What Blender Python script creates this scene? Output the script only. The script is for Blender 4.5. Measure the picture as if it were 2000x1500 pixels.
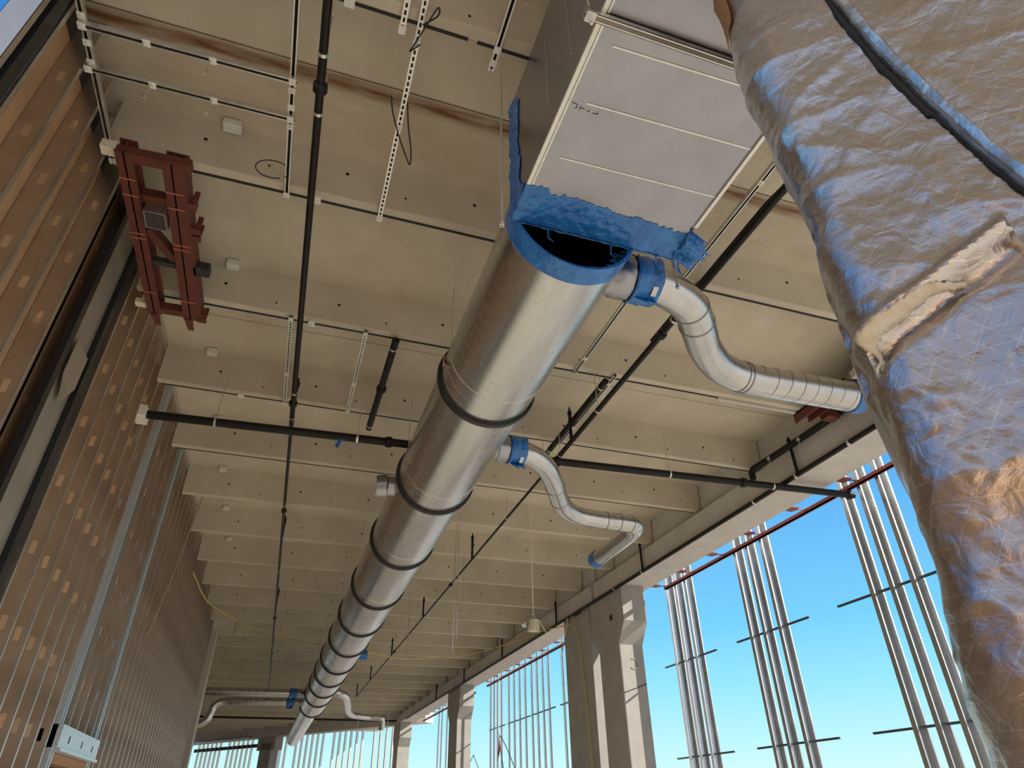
import bpy, bmesh, math, random
from mathutils import Vector, Matrix, noise

random.seed(7)
SC = bpy.context.scene
COL = SC.collection
for o in list(bpy.data.objects):
    bpy.data.objects.remove(o)

# ------------------------------------------------------------------ camera
YAW, PITCH, ROLL = 0.32943529, 0.58169333, -0.01509404
fwd = Vector((math.sin(YAW)*math.cos(PITCH), math.cos(YAW)*math.cos(PITCH), math.sin(PITCH)))
r0 = Vector((math.cos(YAW), -math.sin(YAW), 0))
u0 = r0.cross(fwd)
rgt = r0*math.cos(ROLL) + u0*math.sin(ROLL)
upv = -r0*math.sin(ROLL) + u0*math.cos(ROLL)
cd = bpy.data.cameras.new('camera')
cam = bpy.data.objects.new('camera', cd)
COL.objects.link(cam)
m3 = Matrix((rgt, upv, -fwd)).transposed()
cam.matrix_world = Matrix.Translation((0, 0, 1.6)) @ m3.to_4x4()
cd.sensor_width = 36.0
cd.lens = 36.0*1265.3/2000.0
cd.clip_start = 0.05
cd.clip_end = 600
SC.camera = cam

# ------------------------------------------------------------------ sky, sun, exposure
W = bpy.data.worlds.new('sky')
SC.world = W
W.use_nodes = True
wn, wl = W.node_tree.nodes, W.node_tree.links
wn.clear()
wo = wn.new('ShaderNodeOutputWorld')
bg = wn.new('ShaderNodeBackground')
tc = wn.new('ShaderNodeTexCoord')
sx = wn.new('ShaderNodeSeparateXYZ')
rp = wn.new('ShaderNodeValToRGB')
wl.new(tc.outputs['Generated'], sx.inputs[0])
wl.new(sx.outputs['Z'], rp.inputs[0])
# haze: the sky on the sun's side of the building is paler
hz = wn.new('ShaderNodeMapRange')
hz.inputs[1].default_value = 0.30
hz.inputs[2].default_value = -0.50
hz.inputs[3].default_value = 0.0
hz.inputs[4].default_value = 0.8
wl.new(sx.outputs['Y'], hz.inputs[0])
hm = wn.new('ShaderNodeMix')
hm.data_type = 'RGBA'
wl.new(hz.outputs[0], hm.inputs[0])
wl.new(rp.outputs[0], hm.inputs[6])
hm.inputs[7].default_value = (0.62, 0.66, 0.82, 1)
wl.new(hm.outputs[2], bg.inputs[0])
wl.new(bg.outputs[0], wo.inputs[0])
cr = rp.color_ramp
cr.elements[0].position = 0.0
cr.elements[0].color = (0.80, 0.98, 1.0, 1)
cr.elements[1].position = 1.0
cr.elements[1].color = (0.03, 0.16, 0.52, 1)
for p, c in ((0.05, (0.60, 0.98, 1.0, 1)), (0.13, (0.34, 0.84, 1.0, 1)), (0.21, (0.20, 0.66, 1.0, 1)), (0.27, (0.18, 0.58, 1.0, 1)), (0.36, (0.13, 0.47, 0.92, 1)), (0.55, (0.06, 0.30, 0.75, 1))):
    e = cr.elements.new(p)
    e.color = c
bg.inputs['Strength'].default_value = 0.555

SUN_DIR = Vector((0.70, -0.46, 0.43)).normalized()
sl = bpy.data.lights.new('sun', 'SUN')
sl.energy = 3.75
sl.color = (1.0, 0.93, 0.82)
sl.angle = math.radians(0.53)
sun = bpy.data.objects.new('sun', sl)
COL.objects.link(sun)
sun.rotation_euler = SUN_DIR.to_track_quat('Z', 'Y').to_euler()
sun.location = (20, -30, 30)

SC.view_settings.view_transform = 'Standard'
SC.view_settings.look = 'None'
SC.view_settings.gamma = 1
SC.view_settings.use_curve_mapping = False
SC.view_settings.exposure = 0.85
SC.cycles.max_bounces = 8
SC.cycles.diffuse_bounces = 5

# ------------------------------------------------------------------ helpers
class MB:
    """collects shapes in world coordinates; build() links them as one mesh object"""
    def __init__(s):
        s.v, s.f, s.m, s.cur = [], [], [], 0
        s.brk = []

    def piece(s):
        """what follows is a separate piece for build_each()"""
        s.brk.append((len(s.v), len(s.f)))
        return s

    def build_each(s, name, mat, parent):
        b = s.brk+[(len(s.v), len(s.f))]
        out = []
        for (v0, f0), (v1, f1) in zip(b[:-1], b[1:]):
            if f1 == f0:
                continue
            q = MB()
            q.v = s.v[v0:v1]
            q.f = [tuple(i-v0 for i in f) for f in s.f[f0:f1]]
            q.m = s.m[f0:f1]
            out.append(q.build(name, mat, parent))
        return out

    def add(s, vs, fs):
        b = len(s.v)
        s.v += [Vector(x) for x in vs]
        s.f += [tuple(i+b for i in f) for f in fs]
        s.m += [s.cur]*len(fs)
        return s

    def box(s, a, b):
        x0, x1 = sorted((a[0], b[0])); y0, y1 = sorted((a[1], b[1])); z0, z1 = sorted((a[2], b[2]))
        vs = [(x, y, z) for z in (z0, z1) for y in (y0, y1) for x in (x0, x1)]
        return s.add(vs, [(0, 2, 3, 1), (4, 5, 7, 6), (0, 1, 5, 4), (2, 6, 7, 3), (0, 4, 6, 2), (1, 3, 7, 5)])

    def obox(s, c, ax, ay, az):
        """box about c with half-axis vectors"""
        c, ax, ay, az = Vector(c), Vector(ax), Vector(ay), Vector(az)
        vs = [c+ax*i+ay*j+az*k for k in (-1, 1) for j in (-1, 1) for i in (-1, 1)]
        return s.add(vs, [(0, 2, 3, 1), (4, 5, 7, 6), (0, 1, 5, 4), (2, 6, 7, 3), (0, 4, 6, 2), (1, 3, 7, 5)])

    def bar(s, p, q, w, h, up=(0, 0, 1)):
        p, q = Vector(p), Vector(q)
        d = q-p
        L = d.length
        d.normalize()
        u = Vector(up)
        sd = d.cross(u)
        if sd.length < 1e-4:
            sd = d.cross(Vector((0, 1, 0)))
        sd.normalize()
        u = sd.cross(d)
        return s.obox((p+q)/2, d*L/2, sd*w/2, u*h/2)

    def tube(s, pts, r, n=12, caps=True, closed=False):
        pts = [Vector(p) for p in pts]
        N = len(pts)
        rr = r if isinstance(r, (list, tuple)) else [r]*N
        tans = []
        for i in range(N):
            if closed:
                t = pts[(i+1) % N]-pts[i-1]
            else:
                t = pts[min(i+1, N-1)]-pts[max(i-1, 0)]
            tans.append(t.normalized())
        ref = Vector((0, 0, 1)) if abs(tans[0].z) < .9 else Vector((1, 0, 0))
        a = tans[0].cross(ref).normalized()
        vs = []
        for i in range(N):
            t = tans[i]
            a = (a - t*a.dot(t)).normalized()
            b = t.cross(a)
            for k in range(n):
                th = 2*math.pi*k/n
                vs.append(pts[i]+(a*math.cos(th)+b*math.sin(th))*rr[i])
        fs = []
        for i in range(N if closed else N-1):
            j = (i+1) % N
            for k in range(n):
                k2 = (k+1) % n
                fs.append((i*n+k, i*n+k2, j*n+k2, j*n+k))
        if caps and not closed:
            fs.append(tuple(range(n-1, -1, -1)))
            fs.append(tuple((N-1)*n+k for k in range(n)))
        return s.add(vs, fs)

    def cyl(s, p, q, r, n=16, caps=True):
        return s.tube([p, q], r, n, caps)

    def prism(s, poly, axis, a, b):
        """2D polygon swept along an axis; coordinates are the two others in xyz order"""
        def P(u, w, t):
            return {'x': (t, u, w), 'y': (u, t, w), 'z': (u, w, t)}[axis]
        n = len(poly)
        vs = [P(u, w, a) for u, w in poly]+[P(u, w, b) for u, w in poly]
        fs = [(i, (i+1) % n, (i+1) % n+n, i+n) for i in range(n)]
        fs += [tuple(range(n-1, -1, -1)), tuple(range(n, 2*n))]
        return s.add(vs, fs)

    def lathe_y(s, prof, c, n=64):
        """profile of (r, y) revolved about the y axis through c=(x,z)"""
        vs, fs = [], []
        for r, y in prof:
            for k in range(n):
                th = 2*math.pi*k/n
                vs.append((c[0]+r*math.cos(th), y, c[1]+r*math.sin(th)))
        for i in range(len(prof)-1):
            for k in range(n):
                k2 = (k+1) % n
                fs.append((i*n+k, (i+1)*n+k, (i+1)*n+k2, i*n+k2))
        return s.add(vs, fs)

    def build(s, name, mat, parent=None, origin=None, smooth=True, normals=True):
        me = bpy.data.meshes.new(name)
        if parent is not None:
            off = world_loc(parent)
        elif origin is not None:
            off = Vector(origin)
        else:
            xs = [v.x for v in s.v]; ys = [v.y for v in s.v]; zs = [v.z for v in s.v]
            off = Vector(((min(xs)+max(xs))/2, (min(ys)+max(ys))/2, min(zs)))
        me.from_pydata([v-off for v in s.v], [], s.f)
        mats = mat if isinstance(mat, (list, tuple)) else [mat]
        for m in mats:
            me.materials.append(m)
        me.polygons.foreach_set('material_index', s.m)
        if normals:
            bm = bmesh.new()
            bm.from_mesh(me)
            bmesh.ops.recalc_face_normals(bm, faces=bm.faces)
            bm.to_mesh(me)
            bm.free()
        if smooth:
            me.polygons.foreach_set('use_smooth', [True]*len(me.polygons))
            me.set_sharp_from_angle(angle=math.radians(35))
        me.update()
        o = bpy.data.objects.new(name, me)
        COL.objects.link(o)
        if parent is not None:
            o.parent = parent
        else:
            o.location = off
        return o


def world_loc(o):
    p = Vector(o.location)
    while o.parent is not None:
        o = o.parent
        p = p + Vector(o.location)
    return p


def tag(o, label=None, cat=None, group=None, kind=None):
    if label:
        o['label'] = label
    if cat:
        o['category'] = cat
    if group:
        o['group'] = group
    if kind:
        o['kind'] = kind
    return o


def thing(name, label, cat, loc, group=None):
    o = bpy.data.objects.new(name, None)
    COL.objects.link(o)
    o.location = loc
    o.empty_display_size = 0.2
    return tag(o, label, cat, group)


def dup(o, shift=(0, 0, 0), parent=None):
    c = o.copy()
    COL.objects.link(c)
    c.location = Vector(o.location)+Vector(shift)
    if parent is not None:
        c.parent = parent
    for ch in list(o.children):
        d = ch.copy()
        COL.objects.link(d)
        d.parent = c
        for g in list(ch.children):
            e = g.copy()
            COL.objects.link(e)
            e.parent = d
    return c


ORD = ['first', 'second', 'third', 'fourth', 'fifth', 'sixth', 'seventh', 'eighth', 'ninth', 'tenth', 'eleventh', 'twelfth', 'thirteenth', 'fourteenth', 'fifteenth', 'sixteenth', 'seventeenth', 'eighteenth', 'nineteenth', 'twentieth']


def spline(pts, k=8):
    pts = [Vector(p) for p in pts]
    P = [pts[0]*2-pts[1]]+pts+[pts[-1]*2-pts[-2]]
    out = []
    for i in range(1, len(P)-2):
        for j in range(k):
            t = j/k
            a, b, c, d = P[i-1], P[i], P[i+1], P[i+2]
            out.append(0.5*((2*b)+(c-a)*t+(2*a-5*b+4*c-d)*t*t+(3*b-a-3*c+d)*t**3))
    out.append(pts[-1])
    return out


# ------------------------------------------------------------------ materials
def mat(name, c1, c2=None, rough=0.6, metal=0.0, scale=6.0, bump=0.0, bscale=40.0, rvar=0.0, spec=0.5, stretch=None, detail=6.0):
    m = bpy.data.materials.new(name)
    m.use_nodes = True
    n, l = m.node_tree.nodes, m.node_tree.links
    b = n['Principled BSDF']
    b.inputs['Roughness'].default_value = rough
    b.inputs['Metallic'].default_value = metal
    b.inputs['Specular IOR Level'].default_value = spec
    b.inputs['Base Color'].default_value = (*c1, 1)
    t = n.new('ShaderNodeTexCoord')
    mp = n.new('ShaderNodeMapping')
    l.new(t.outputs['Object'], mp.inputs[0])
    if stretch:
        mp.inputs['Scale'].default_value = stretch
    if c2 is not None:
        nz = n.new('ShaderNodeTexNoise')
        nz.inputs['Scale'].default_value = scale
        nz.inputs['Detail'].default_value = detail
        nz.inputs['Roughness'].default_value = 0.6
        l.new(mp.outputs[0], nz.inputs['Vector'])
        r = n.new('ShaderNodeValToRGB')
        r.color_ramp.elements[0].position = 0.32
        r.color_ramp.elements[1].position = 0.68
        r.color_ramp.elements[0].color = (*c1, 1)
        r.color_ramp.elements[1].color = (*c2, 1)
        l.new(nz.outputs['Fac'], r.inputs[0])
        l.new(r.outputs[0], b.inputs['Base Color'])
        if rvar:
            mr = n.new('ShaderNodeMapRange')
            mr.inputs[3].default_value = max(0, rough-rvar)
            mr.inputs[4].default_value = min(1, rough+rvar)
            l.new(nz.outputs['Fac'], mr.inputs[0])
            l.new(mr.outputs[0], b.inputs['Roughness'])
    if bump:
        nb = n.new('ShaderNodeTexNoise')
        nb.inputs['Scale'].default_value = bscale
        nb.inputs['Detail'].default_value = 5
        l.new(mp.outputs[0], nb.inputs['Vector'])
        bp = n.new('ShaderNodeBump')
        bp.inputs['Strength'].default_value = bump
        bp.inputs['Distance'].default_value = 0.02
        l.new(nb.outputs['Fac'], bp.inputs['Height'])
        l.new(bp.outputs[0], b.inputs['Normal'])
    return m


M_CONC = mat('precast_concrete', (0.50, 0.445, 0.35), (0.60, 0.54, 0.43), 0.85, scale=1.3, bump=0.15, bscale=30, spec=0.2)
M_BEAM = mat('beam_concrete', (0.52, 0.49, 0.46), (0.61, 0.58, 0.54), 0.85, scale=2.5, bump=0.15, bscale=25, spec=0.2)
M_COLM = mat('column_concrete', (0.35, 0.335, 0.31), (0.44, 0.42, 0.39), 0.85, scale=2.0, bump=0.15, bscale=25, spec=0.2)
M_HOLE = mat('dark_hole', (0.012, 0.011, 0.010), rough=0.9)
M_SEAL_SHADE = mat('sealant_and_edge_shade', (0.012, 0.011, 0.010), rough=0.7)  # black for slab joints and for the painted rib edge shade
M_FLOOR = mat('floor_concrete', (0.62, 0.585, 0.50), (0.74, 0.70, 0.61), 0.8, scale=0.6, bump=0.1, spec=0.3)
M_DIRT = mat('dry_dirt', (0.56, 0.48, 0.37), (0.68, 0.60, 0.48), 0.95, scale=0.3, bump=0.4, bscale=3)
M_DARK_FLOOR = mat('dark_unseen_floor', (0.26, 0.235, 0.20), (0.34, 0.31, 0.27), 0.95, scale=0.5, bump=0.4, bscale=4)
M_GALV = mat('galvanized_steel', (0.62, 0.63, 0.63), (0.74, 0.75, 0.75), 0.30, 1.0, scale=14, rvar=0.08)
M_DUCT = mat('spiral_duct_steel', (0.51, 0.51, 0.50), (0.62, 0.62, 0.61), 0.27, 1.0, scale=5, rvar=0.07, stretch=(1, 0.15, 1))
M_SHEET = mat('duct_sheet_metal', (0.33, 0.33, 0.36), (0.40, 0.39, 0.43), 0.33, 1.0, scale=3, rvar=0.07)
M_STUD = mat('stud_steel', (0.58, 0.54, 0.48), (0.70, 0.65, 0.58), 0.36, 0.92, scale=4, rvar=0.10)
M_DULL = mat('dull_sheet_steel', (0.34, 0.30, 0.25), (0.42, 0.37, 0.31), 0.5, 0.5, scale=2)
M_XSTUD = mat('bright_stud_steel', (0.54, 0.56, 0.57), (0.62, 0.64, 0.65), 0.34, 1.0, scale=3, rvar=0.04)
M_STRUT = mat('strut_zinc', (0.66, 0.64, 0.60), (0.78, 0.76, 0.71), 0.38, 0.9, scale=18, rvar=0.1)
M_SHEATH = mat('brown_sheathing', (0.44, 0.265, 0.145), (0.54, 0.34, 0.20), 0.8, scale=2.2, bump=0.1, spec=0.2)
M_PATCH = mat('orange_sealant_spot', (0.62, 0.38, 0.22), (0.70, 0.46, 0.28), 0.8, scale=12)
M_DARK = mat('dark_parts_and_shade', (0.020, 0.019, 0.020), (0.035, 0.033, 0.032), 0.6, scale=5)
M_RED = mat('red_primer', (0.10, 0.024, 0.015), (0.14, 0.034, 0.021), 0.65, scale=8)
M_RAIL = mat('red_rail_paint', (0.22, 0.035, 0.03), (0.18, 0.035, 0.032), 0.55, scale=8)
M_PIPE = mat('black_iron_pipe', (0.007, 0.0065, 0.0065), (0.014, 0.012, 0.011), 0.45, 0.0, scale=10, spec=0.25)
M_RUBBER = mat('black_rubber_gasket', (0.02, 0.02, 0.02), rough=0.45)
M_BLUE = mat('blue_film', (0.012, 0.12, 0.42), (0.03, 0.21, 0.58), 0.24, scale=6, bump=0.8, bscale=18, spec=0.6)
M_NAVY = mat('shaded_film', (0.004, 0.008, 0.03), (0.006, 0.014, 0.05), 0.18, scale=5, bump=0.35, bscale=10)
M_WHITE = mat('white_plastic', (0.72, 0.70, 0.65), (0.80, 0.78, 0.74), 0.6, scale=10)
M_CREAM = mat('cream_enamel', (0.62, 0.55, 0.43), (0.70, 0.63, 0.50), 0.5, scale=8)
M_YEL = mat('yellow_cord_jacket', (0.62, 0.48, 0.12), rough=0.5)
M_CORD = mat('black_cord', (0.015, 0.015, 0.016), rough=0.6)
M_INK = mat('black_marker', (0.02, 0.02, 0.05), rough=0.6)
M_ROPE = mat('red_cloth', (0.45, 0.03, 0.06), rough=0.8)
M_GLASS = mat('lamp_lens', (0.55, 0.60, 0.60), rough=0.15)
M_WOOL = mat('torn_white_facing', (0.72, 0.62, 0.44), (0.82, 0.78, 0.68), 0.75, scale=16, bump=0.5, bscale=40)
M_KRAFT = mat('kraft_paper', (0.36, 0.18, 0.08), rough=0.7)
M_HEAD = mat('pale_header_steel', (0.68, 0.76, 0.83), (0.75, 0.83, 0.89), 0.4, 0.6, scale=8)
M_POST = mat('pale_post_concrete', (0.50, 0.47, 0.42), (0.58, 0.55, 0.50), 0.8, scale=3)


def ceiling_material():
    m = mat('stained_concrete', (0.52, 0.46, 0.36), (0.63, 0.565, 0.45), 0.85, scale=1.3, bump=0.15, bscale=30, spec=0.2)
    n, l = m.node_tree.nodes, m.node_tree.links
    b = n['Principled BSDF']
    src = b.inputs['Base Color'].links[0].from_socket
    g = n.new('ShaderNodeNewGeometry')
    s = n.new('ShaderNodeSeparateXYZ')
    l.new(g.outputs['Position'], s.inputs[0])
    def math_(op, a, v):
        q = n.new('ShaderNodeMath')
        q.operation = op
        for i, z in ((0, a), (1, v)):
            if isinstance(z, (int, float)):
                q.inputs[i].default_value = z
            else:
                l.new(z, q.inputs[i])
        return q.outputs[0]
    # water-stain band on the far side of the leaking joint, broken up by noise
    d = math_('ABSOLUTE', math_('SUBTRACT', s.outputs['Y'], 3.42), 0)
    band = n.new('ShaderNodeMapRange')
    band.inputs[1].default_value = 0.02; band.inputs[2].default_value = 0.11
    band.inputs[3].default_value = 1.0; band.inputs[4].default_value = 0.0
    l.new(d, band.inputs[0])
    mp = n.new('ShaderNodeMapping')
    mp.inputs['Scale'].default_value = (1.2, 9, 1)
    l.new(g.outputs['Position'], mp.inputs[0])
    nz = n.new('ShaderNodeTexNoise')
    nz.inputs['Scale'].default_value = 2.2
    nz.inputs['Detail'].default_value = 8
    l.new(mp.outputs[0], nz.inputs['Vector'])
    f = math_('MULTIPLY', band.outputs[0], math_('MULTIPLY', nz.outputs['Fac'], 1.6))
    mx = n.new('ShaderNodeMix')
    mx.data_type = 'RGBA'
    l.new(f, mx.inputs[0])
    l.new(src, mx.inputs[6])
    mx.inputs[7].default_value = (0.15, 0.062, 0.022, 1)
    # wide faint tide mark
    d2 = math_('ABSOLUTE', math_('SUBTRACT', s.outputs['Y'], 3.72), 0)
    b2 = n.new('ShaderNodeMapRange')
    b2.inputs[1].default_value = 0.2; b2.inputs[2].default_value = 0.36
    b2.inputs[3].default_value = 0.45; b2.inputs[4].default_value = 0.0
    l.new(d2, b2.inputs[0])
    mx2 = n.new('ShaderNodeMix')
    mx2.data_type = 'RGBA'
    l.new(math_('MULTIPLY', b2.outputs[0], nz.outputs['Fac']), mx2.inputs[0])
    l.new(mx.outputs[2], mx2.inputs[6])
    mx2.inputs[7].default_value = (0.30, 0.21, 0.11, 1)
    l.new(mx2.outputs[2], b.inputs['Base Color'])
    return m


M_CEIL = ceiling_material()


def foil_material():
    """crinkled foil facing with a reinforcing scrim: thin raised threads in three directions (UV in metres)"""
    m = bpy.data.materials.new('foil_scrim_facing')
    m.use_nodes = True
    n, l = m.node_tree.nodes, m.node_tree.links
    b = n['Principled BSDF']
    b.inputs['Metallic'].default_value = 1.0
    uv = n.new('ShaderNodeUVMap')
    sep = n.new('ShaderNodeSeparateXYZ')
    l.new(uv.outputs[0], sep.inputs[0])
    tex = n.new('ShaderNodeTexCoord')
    def M(op, a, v=0.0):
        q = n.new('ShaderNodeMath')
        q.operation = op
        for i, z in ((0, a), (1, v)):
            if isinstance(z, (int, float)):
                q.inputs[i].default_value = z
            else:
                l.new(z, q.inputs[i])
        return q.outputs[0]
    nw = n.new('ShaderNodeTexNoise')
    nw.inputs['Scale'].default_value = 9
    l.new(tex.outputs['Object'], nw.inputs['Vector'])
    wob = M('MULTIPLY', M('SUBTRACT', nw.outputs['Fac'], 0.5), 0.012)
    brk = n.new('ShaderNodeTexNoise')
    brk.inputs['Scale'].default_value = 30
    l.new(tex.outputs['Object'], brk.inputs['Vector'])
    gate = M('GREATER_THAN', brk.outputs['Fac'], 0.44)
    tot = None
    for a, bb, s in ((0.10, 1.0, 0.052), (0.86, 0.62, 0.047), (-0.80, 0.52, 0.075)):
        k = M('ADD', M('ADD', M('MULTIPLY', sep.outputs['X'], a), M('MULTIPLY', sep.outputs['Y'], bb)), wob)
        fr = M('FRACT', M('DIVIDE', k, s))
        t = M('LESS_THAN', fr, 0.0021/s)
        tot = t if tot is None else M('MAXIMUM', tot, t)
    line = M('MULTIPLY', tot, gate)
    col = n.new('ShaderNodeMix')
    col.data_type = 'RGBA'
    l.new(line, col.inputs[0])
    col.inputs[6].default_value = (0.60, 0.57, 0.56, 1)
    col.inputs[7].default_value = (0.80, 0.78, 0.74, 1)
    l.new(col.outputs[2], b.inputs['Base Color'])
    n1 = n.new('ShaderNodeTexNoise')
    n1.inputs['Scale'].default_value = 13
    n1.inputs['Detail'].default_value = 7
    n1.inputs['Distortion'].default_value = 1.2
    l.new(tex.outputs['Object'], n1.inputs['Vector'])
    v1 = n.new('ShaderNodeTexVoronoi')
    v1.inputs['Scale'].default_value = 22
    l.new(tex.outputs['Object'], v1.inputs['Vector'])
    h = M('ADD', M('MULTIPLY', n1.outputs['Fac'], 0.45), M('MULTIPLY', v1.outputs['Distance'], 0.10))
    h = M('ADD', h, M('MULTIPLY', line, 0.12))
    bp = n.new('ShaderNodeBump')
    bp.inputs['Strength'].default_value = 0.62
    bp.inputs['Distance'].default_value = 0.02
    l.new(h, bp.inputs['Height'])
    l.new(bp.outputs[0], b.inputs['Normal'])
    b.inputs['Roughness'].default_value = 0.30
    return m


M_FOIL = foil_material()

# ------------------------------------------------------------------ setting: floor, ground
tag(MB().box((-2.6, -12, -0.25), (7.4, 19, 0.0)).build('floor', M_FLOOR), kind='structure')
tag(MB().box((-6.6, 19, -0.25), (7.4, 60, -0.02)).build('floor', M_DARK_FLOOR), kind='structure')  # unseen far floor, darkened to cut the bounce onto the far ceiling
g = MB().box((-220, -220, -0.6), (220, 220, -0.26)).build('ground', M_DIRT)
tag(g, kind='structure')

# ------------------------------------------------------------------ setting: ceiling of double tees
Z_RIB, Z_SOF = 6.20, 6.71
RIB0, PITCHR = 4.245, 1.8216
Y_NEAR = -7.0
Y_WALL = 2.84
FAR_A, FAR_B = Vector((-4.5, 55.6)), Vector((8.2, 39.7))       # skewed end line


def far_y(x):
    t = (x-FAR_A.x)/(FAR_B.x-FAR_A.x)
    return FAR_A.y+(FAR_B.y-FAR_A.y)*t


ceil_root = MB()
# soffit slabs between rib pairs, with an open joint in the middle of every other bay
ks = list(range(-6, 28))
edges = [Y_NEAR] + [RIB0+PITCHR*(k-0.5) for k in ks if k % 2 == 0 and RIB0+PITCHR*(k-0.5) > Y_NEAR] + [56.0]
for a, b in zip(edges[:-1], edges[1:]):
    x0 = -2.3 if b < 23 else -6.0
    ceil_root.box((x0, a+0.006, Z_SOF), (7.9, b-0.006, Z_SOF+0.16))
ceiling = tag(ceil_root.build('ceiling', M_CEIL), kind='structure')
for a in edges[1:-1]:
    MB().box((-2.4, a-0.012, Z_SOF+0.015), (7.0, a+0.012, Z_SOF+0.03)).build('joint_filler', M_SEAL_SHADE, ceiling)


def rib_poly(yc):
    z0, z1 = Z_RIB, Z_SOF
    return [(yc-0.045, z0), (yc+0.035, z0), (yc+0.05, z0+0.018), (yc+0.085, z1-0.02), (yc+0.10, z1+0.01), (yc-0.10, z1+0.01), (yc-0.085, z1-0.02), (yc-0.055, z0+0.012)]


for k in ks:
    yc = RIB0+PITCHR*k
    if yc < Y_NEAR+0.2:
        continue
    xl = -2.05 if yc < 22.2 else -5.5
    xr = 6.97
    # the skewed end beam cuts the far ribs short
    for _ in range(60):
        if yc > far_y(xr)-0.35 and xr > xl:
            xr -= 0.2
    if xr-xl < 0.6:
        continue
    mb = MB().prism(rib_poly(yc), 'x', xl, xr)
    if yc < 40:
        mb.cur = 1
        for j in range(7):
            hx = -1.35+1.21*j+(0.12 if k % 2 else 0)
            if hx < xr-0.1:
                hz = 6.44 if k % 3 else 6.50
                yy = yc-0.055-0.03*(hz-6.2)/0.5
                mb.cyl((hx, yy-0.004, hz), (hx, yy+0.02, hz), 0.017, 8)
                mb.cyl((hx+0.55, yy-0.004+0.004, hz-0.13), (hx+0.55, yy+0.02, hz-0.13), 0.010, 6)
    rib = mb.build('ceiling_rib', [M_CONC, M_HOLE], ceiling)
    if k in (-1, 0, 1, 2, 3):  # black strip paints the shade along the rib's far bottom edge
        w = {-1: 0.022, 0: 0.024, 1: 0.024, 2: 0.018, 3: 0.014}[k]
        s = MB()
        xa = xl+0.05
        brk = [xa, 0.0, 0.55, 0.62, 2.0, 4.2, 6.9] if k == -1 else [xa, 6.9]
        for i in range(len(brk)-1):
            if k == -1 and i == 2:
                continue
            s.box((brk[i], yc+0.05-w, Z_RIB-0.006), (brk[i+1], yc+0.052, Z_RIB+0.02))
        s.build('edge_shade_strip', M_SEAL_SHADE, rib)

# ------------------------------------------------------------------ right side: L beams, columns
def lbeam(name, y0, y1, label):
    p = [(6.86, 5.735), (7.62, 5.735), (7.62, 6.86), (6.99, 6.86), (6.99, 6.13), (6.86, 6.13)]
    o = MB().prism(p, 'y', y0, y1).build(name, M_BEAM)
    return tag(o, label, 'beam', kind='structure')


lbeam('concrete_beam', Y_NEAR, 14.26, 'long concrete ledge beam along the open side, nearest the foil wrapped duct')
lbeam('concrete_beam', 14.40, 27.75, 'concrete ledge beam starting at the double column and carrying the work light end')
lbeam('concrete_beam', 27.9, 41.4, 'farthest concrete ledge beam on the open side, running to the end columns')


def column(y0, y1, x1, corbel, label, z_top=5.73, dx=0.0):
    t = thing('concrete_column', label, 'column', ((6.86+x1)/2, (y0+y1)/2, 0))
    t['kind'] = 'structure'
    mb = MB()
    if corbel:
        # elevation in y, z with sloping brackets on both faces
        prof = [(y0, 0), (y1, 0), (y1, 4.55), (y1+0.34, 4.98), (y1+0.34, z_top), (y0-0.34, z_top), (y0-0.34, 4.98), (y0, 4.55)]
        mb.prism(prof, 'x', 6.86, x1)
    else:
        mb.box((6.89, y0, 0), (x1, y1, z_top))
    mb.build('shaft', M_COLM, t)
    return t


cA = column(13.22, 14.2, 7.42, True, 'concrete column with bracketed head under the joint of the two nearest beams')
# cast circle and pour line on its near face
ring = [(7.16+0.10*math.cos(a*math.pi/20), 13.215, 4.17+0.10*math.sin(a*math.pi/20)) for a in range(-14, 13)]
MB().tube(ring, 0.013, 6).build('cast_ring', M_COLM, cA)
MB().bar((6.87, 13.217, 3.60), (7.41, 13.217, 3.78), 0.012, 0.02, (0, 1, 0)).build('pour_line', M_HOLE, cA)
MB().box((6.855, 13.4, 5.1), (6.862, 13.55, 5.22)).build('embed_plate', M_DARK, cA)
cB = column(14.66, 16.25, 7.17, False, 'plain concrete column with a yellow cord hanging down it, behind the bracketed one')
MB().box((6.87, 15.1, 5.66), (7.0, 15.5, 5.73)).build('bearing_pad', M_DARK, cB)
mbw = MB()
for i in range(5):
    for j in range(7):
        pass
cC = column(27.2, 28.5, 7.42, True, 'bracketed concrete column at the second beam joint, beyond the swagged cord')
MB().box((6.9, 27.19, 4.62), (7.3, 27.2, 5.3)).build('patch', M_POST, cC)
cD = column(40.2, 41.6, 7.5, True, 'bracketed concrete column in the far corner of the open side')
cE = thing('concrete_column', 'concrete column standing under the skewed end beam, left of the duct end', 'column', (-0.05, 53.0, 0))
cE['kind'] = 'structure'
d_far = Vector((FAR_B.x-FAR_A.x, FAR_B.y-FAR_A.y, 0)).normalized()
n_far = Vector((-d_far.y, d_far.x, 0))
def farpt(x, off=0.0, z=0.0):
    return Vector((x, far_y(x), z))+n_far*off
pE = farpt(0.05, 0.3)
MB().obox((pE.x, pE.y, 2.7), d_far*0.55, n_far*0.3, (0, 0, 2.7)).build('shaft', M_COLM, cE)
MB().obox((pE.x, pE.y, 5.35), d_far*0.85, n_far*0.3, (0, 0, 0.36)).build('bracket_head', M_COLM, cE)

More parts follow.
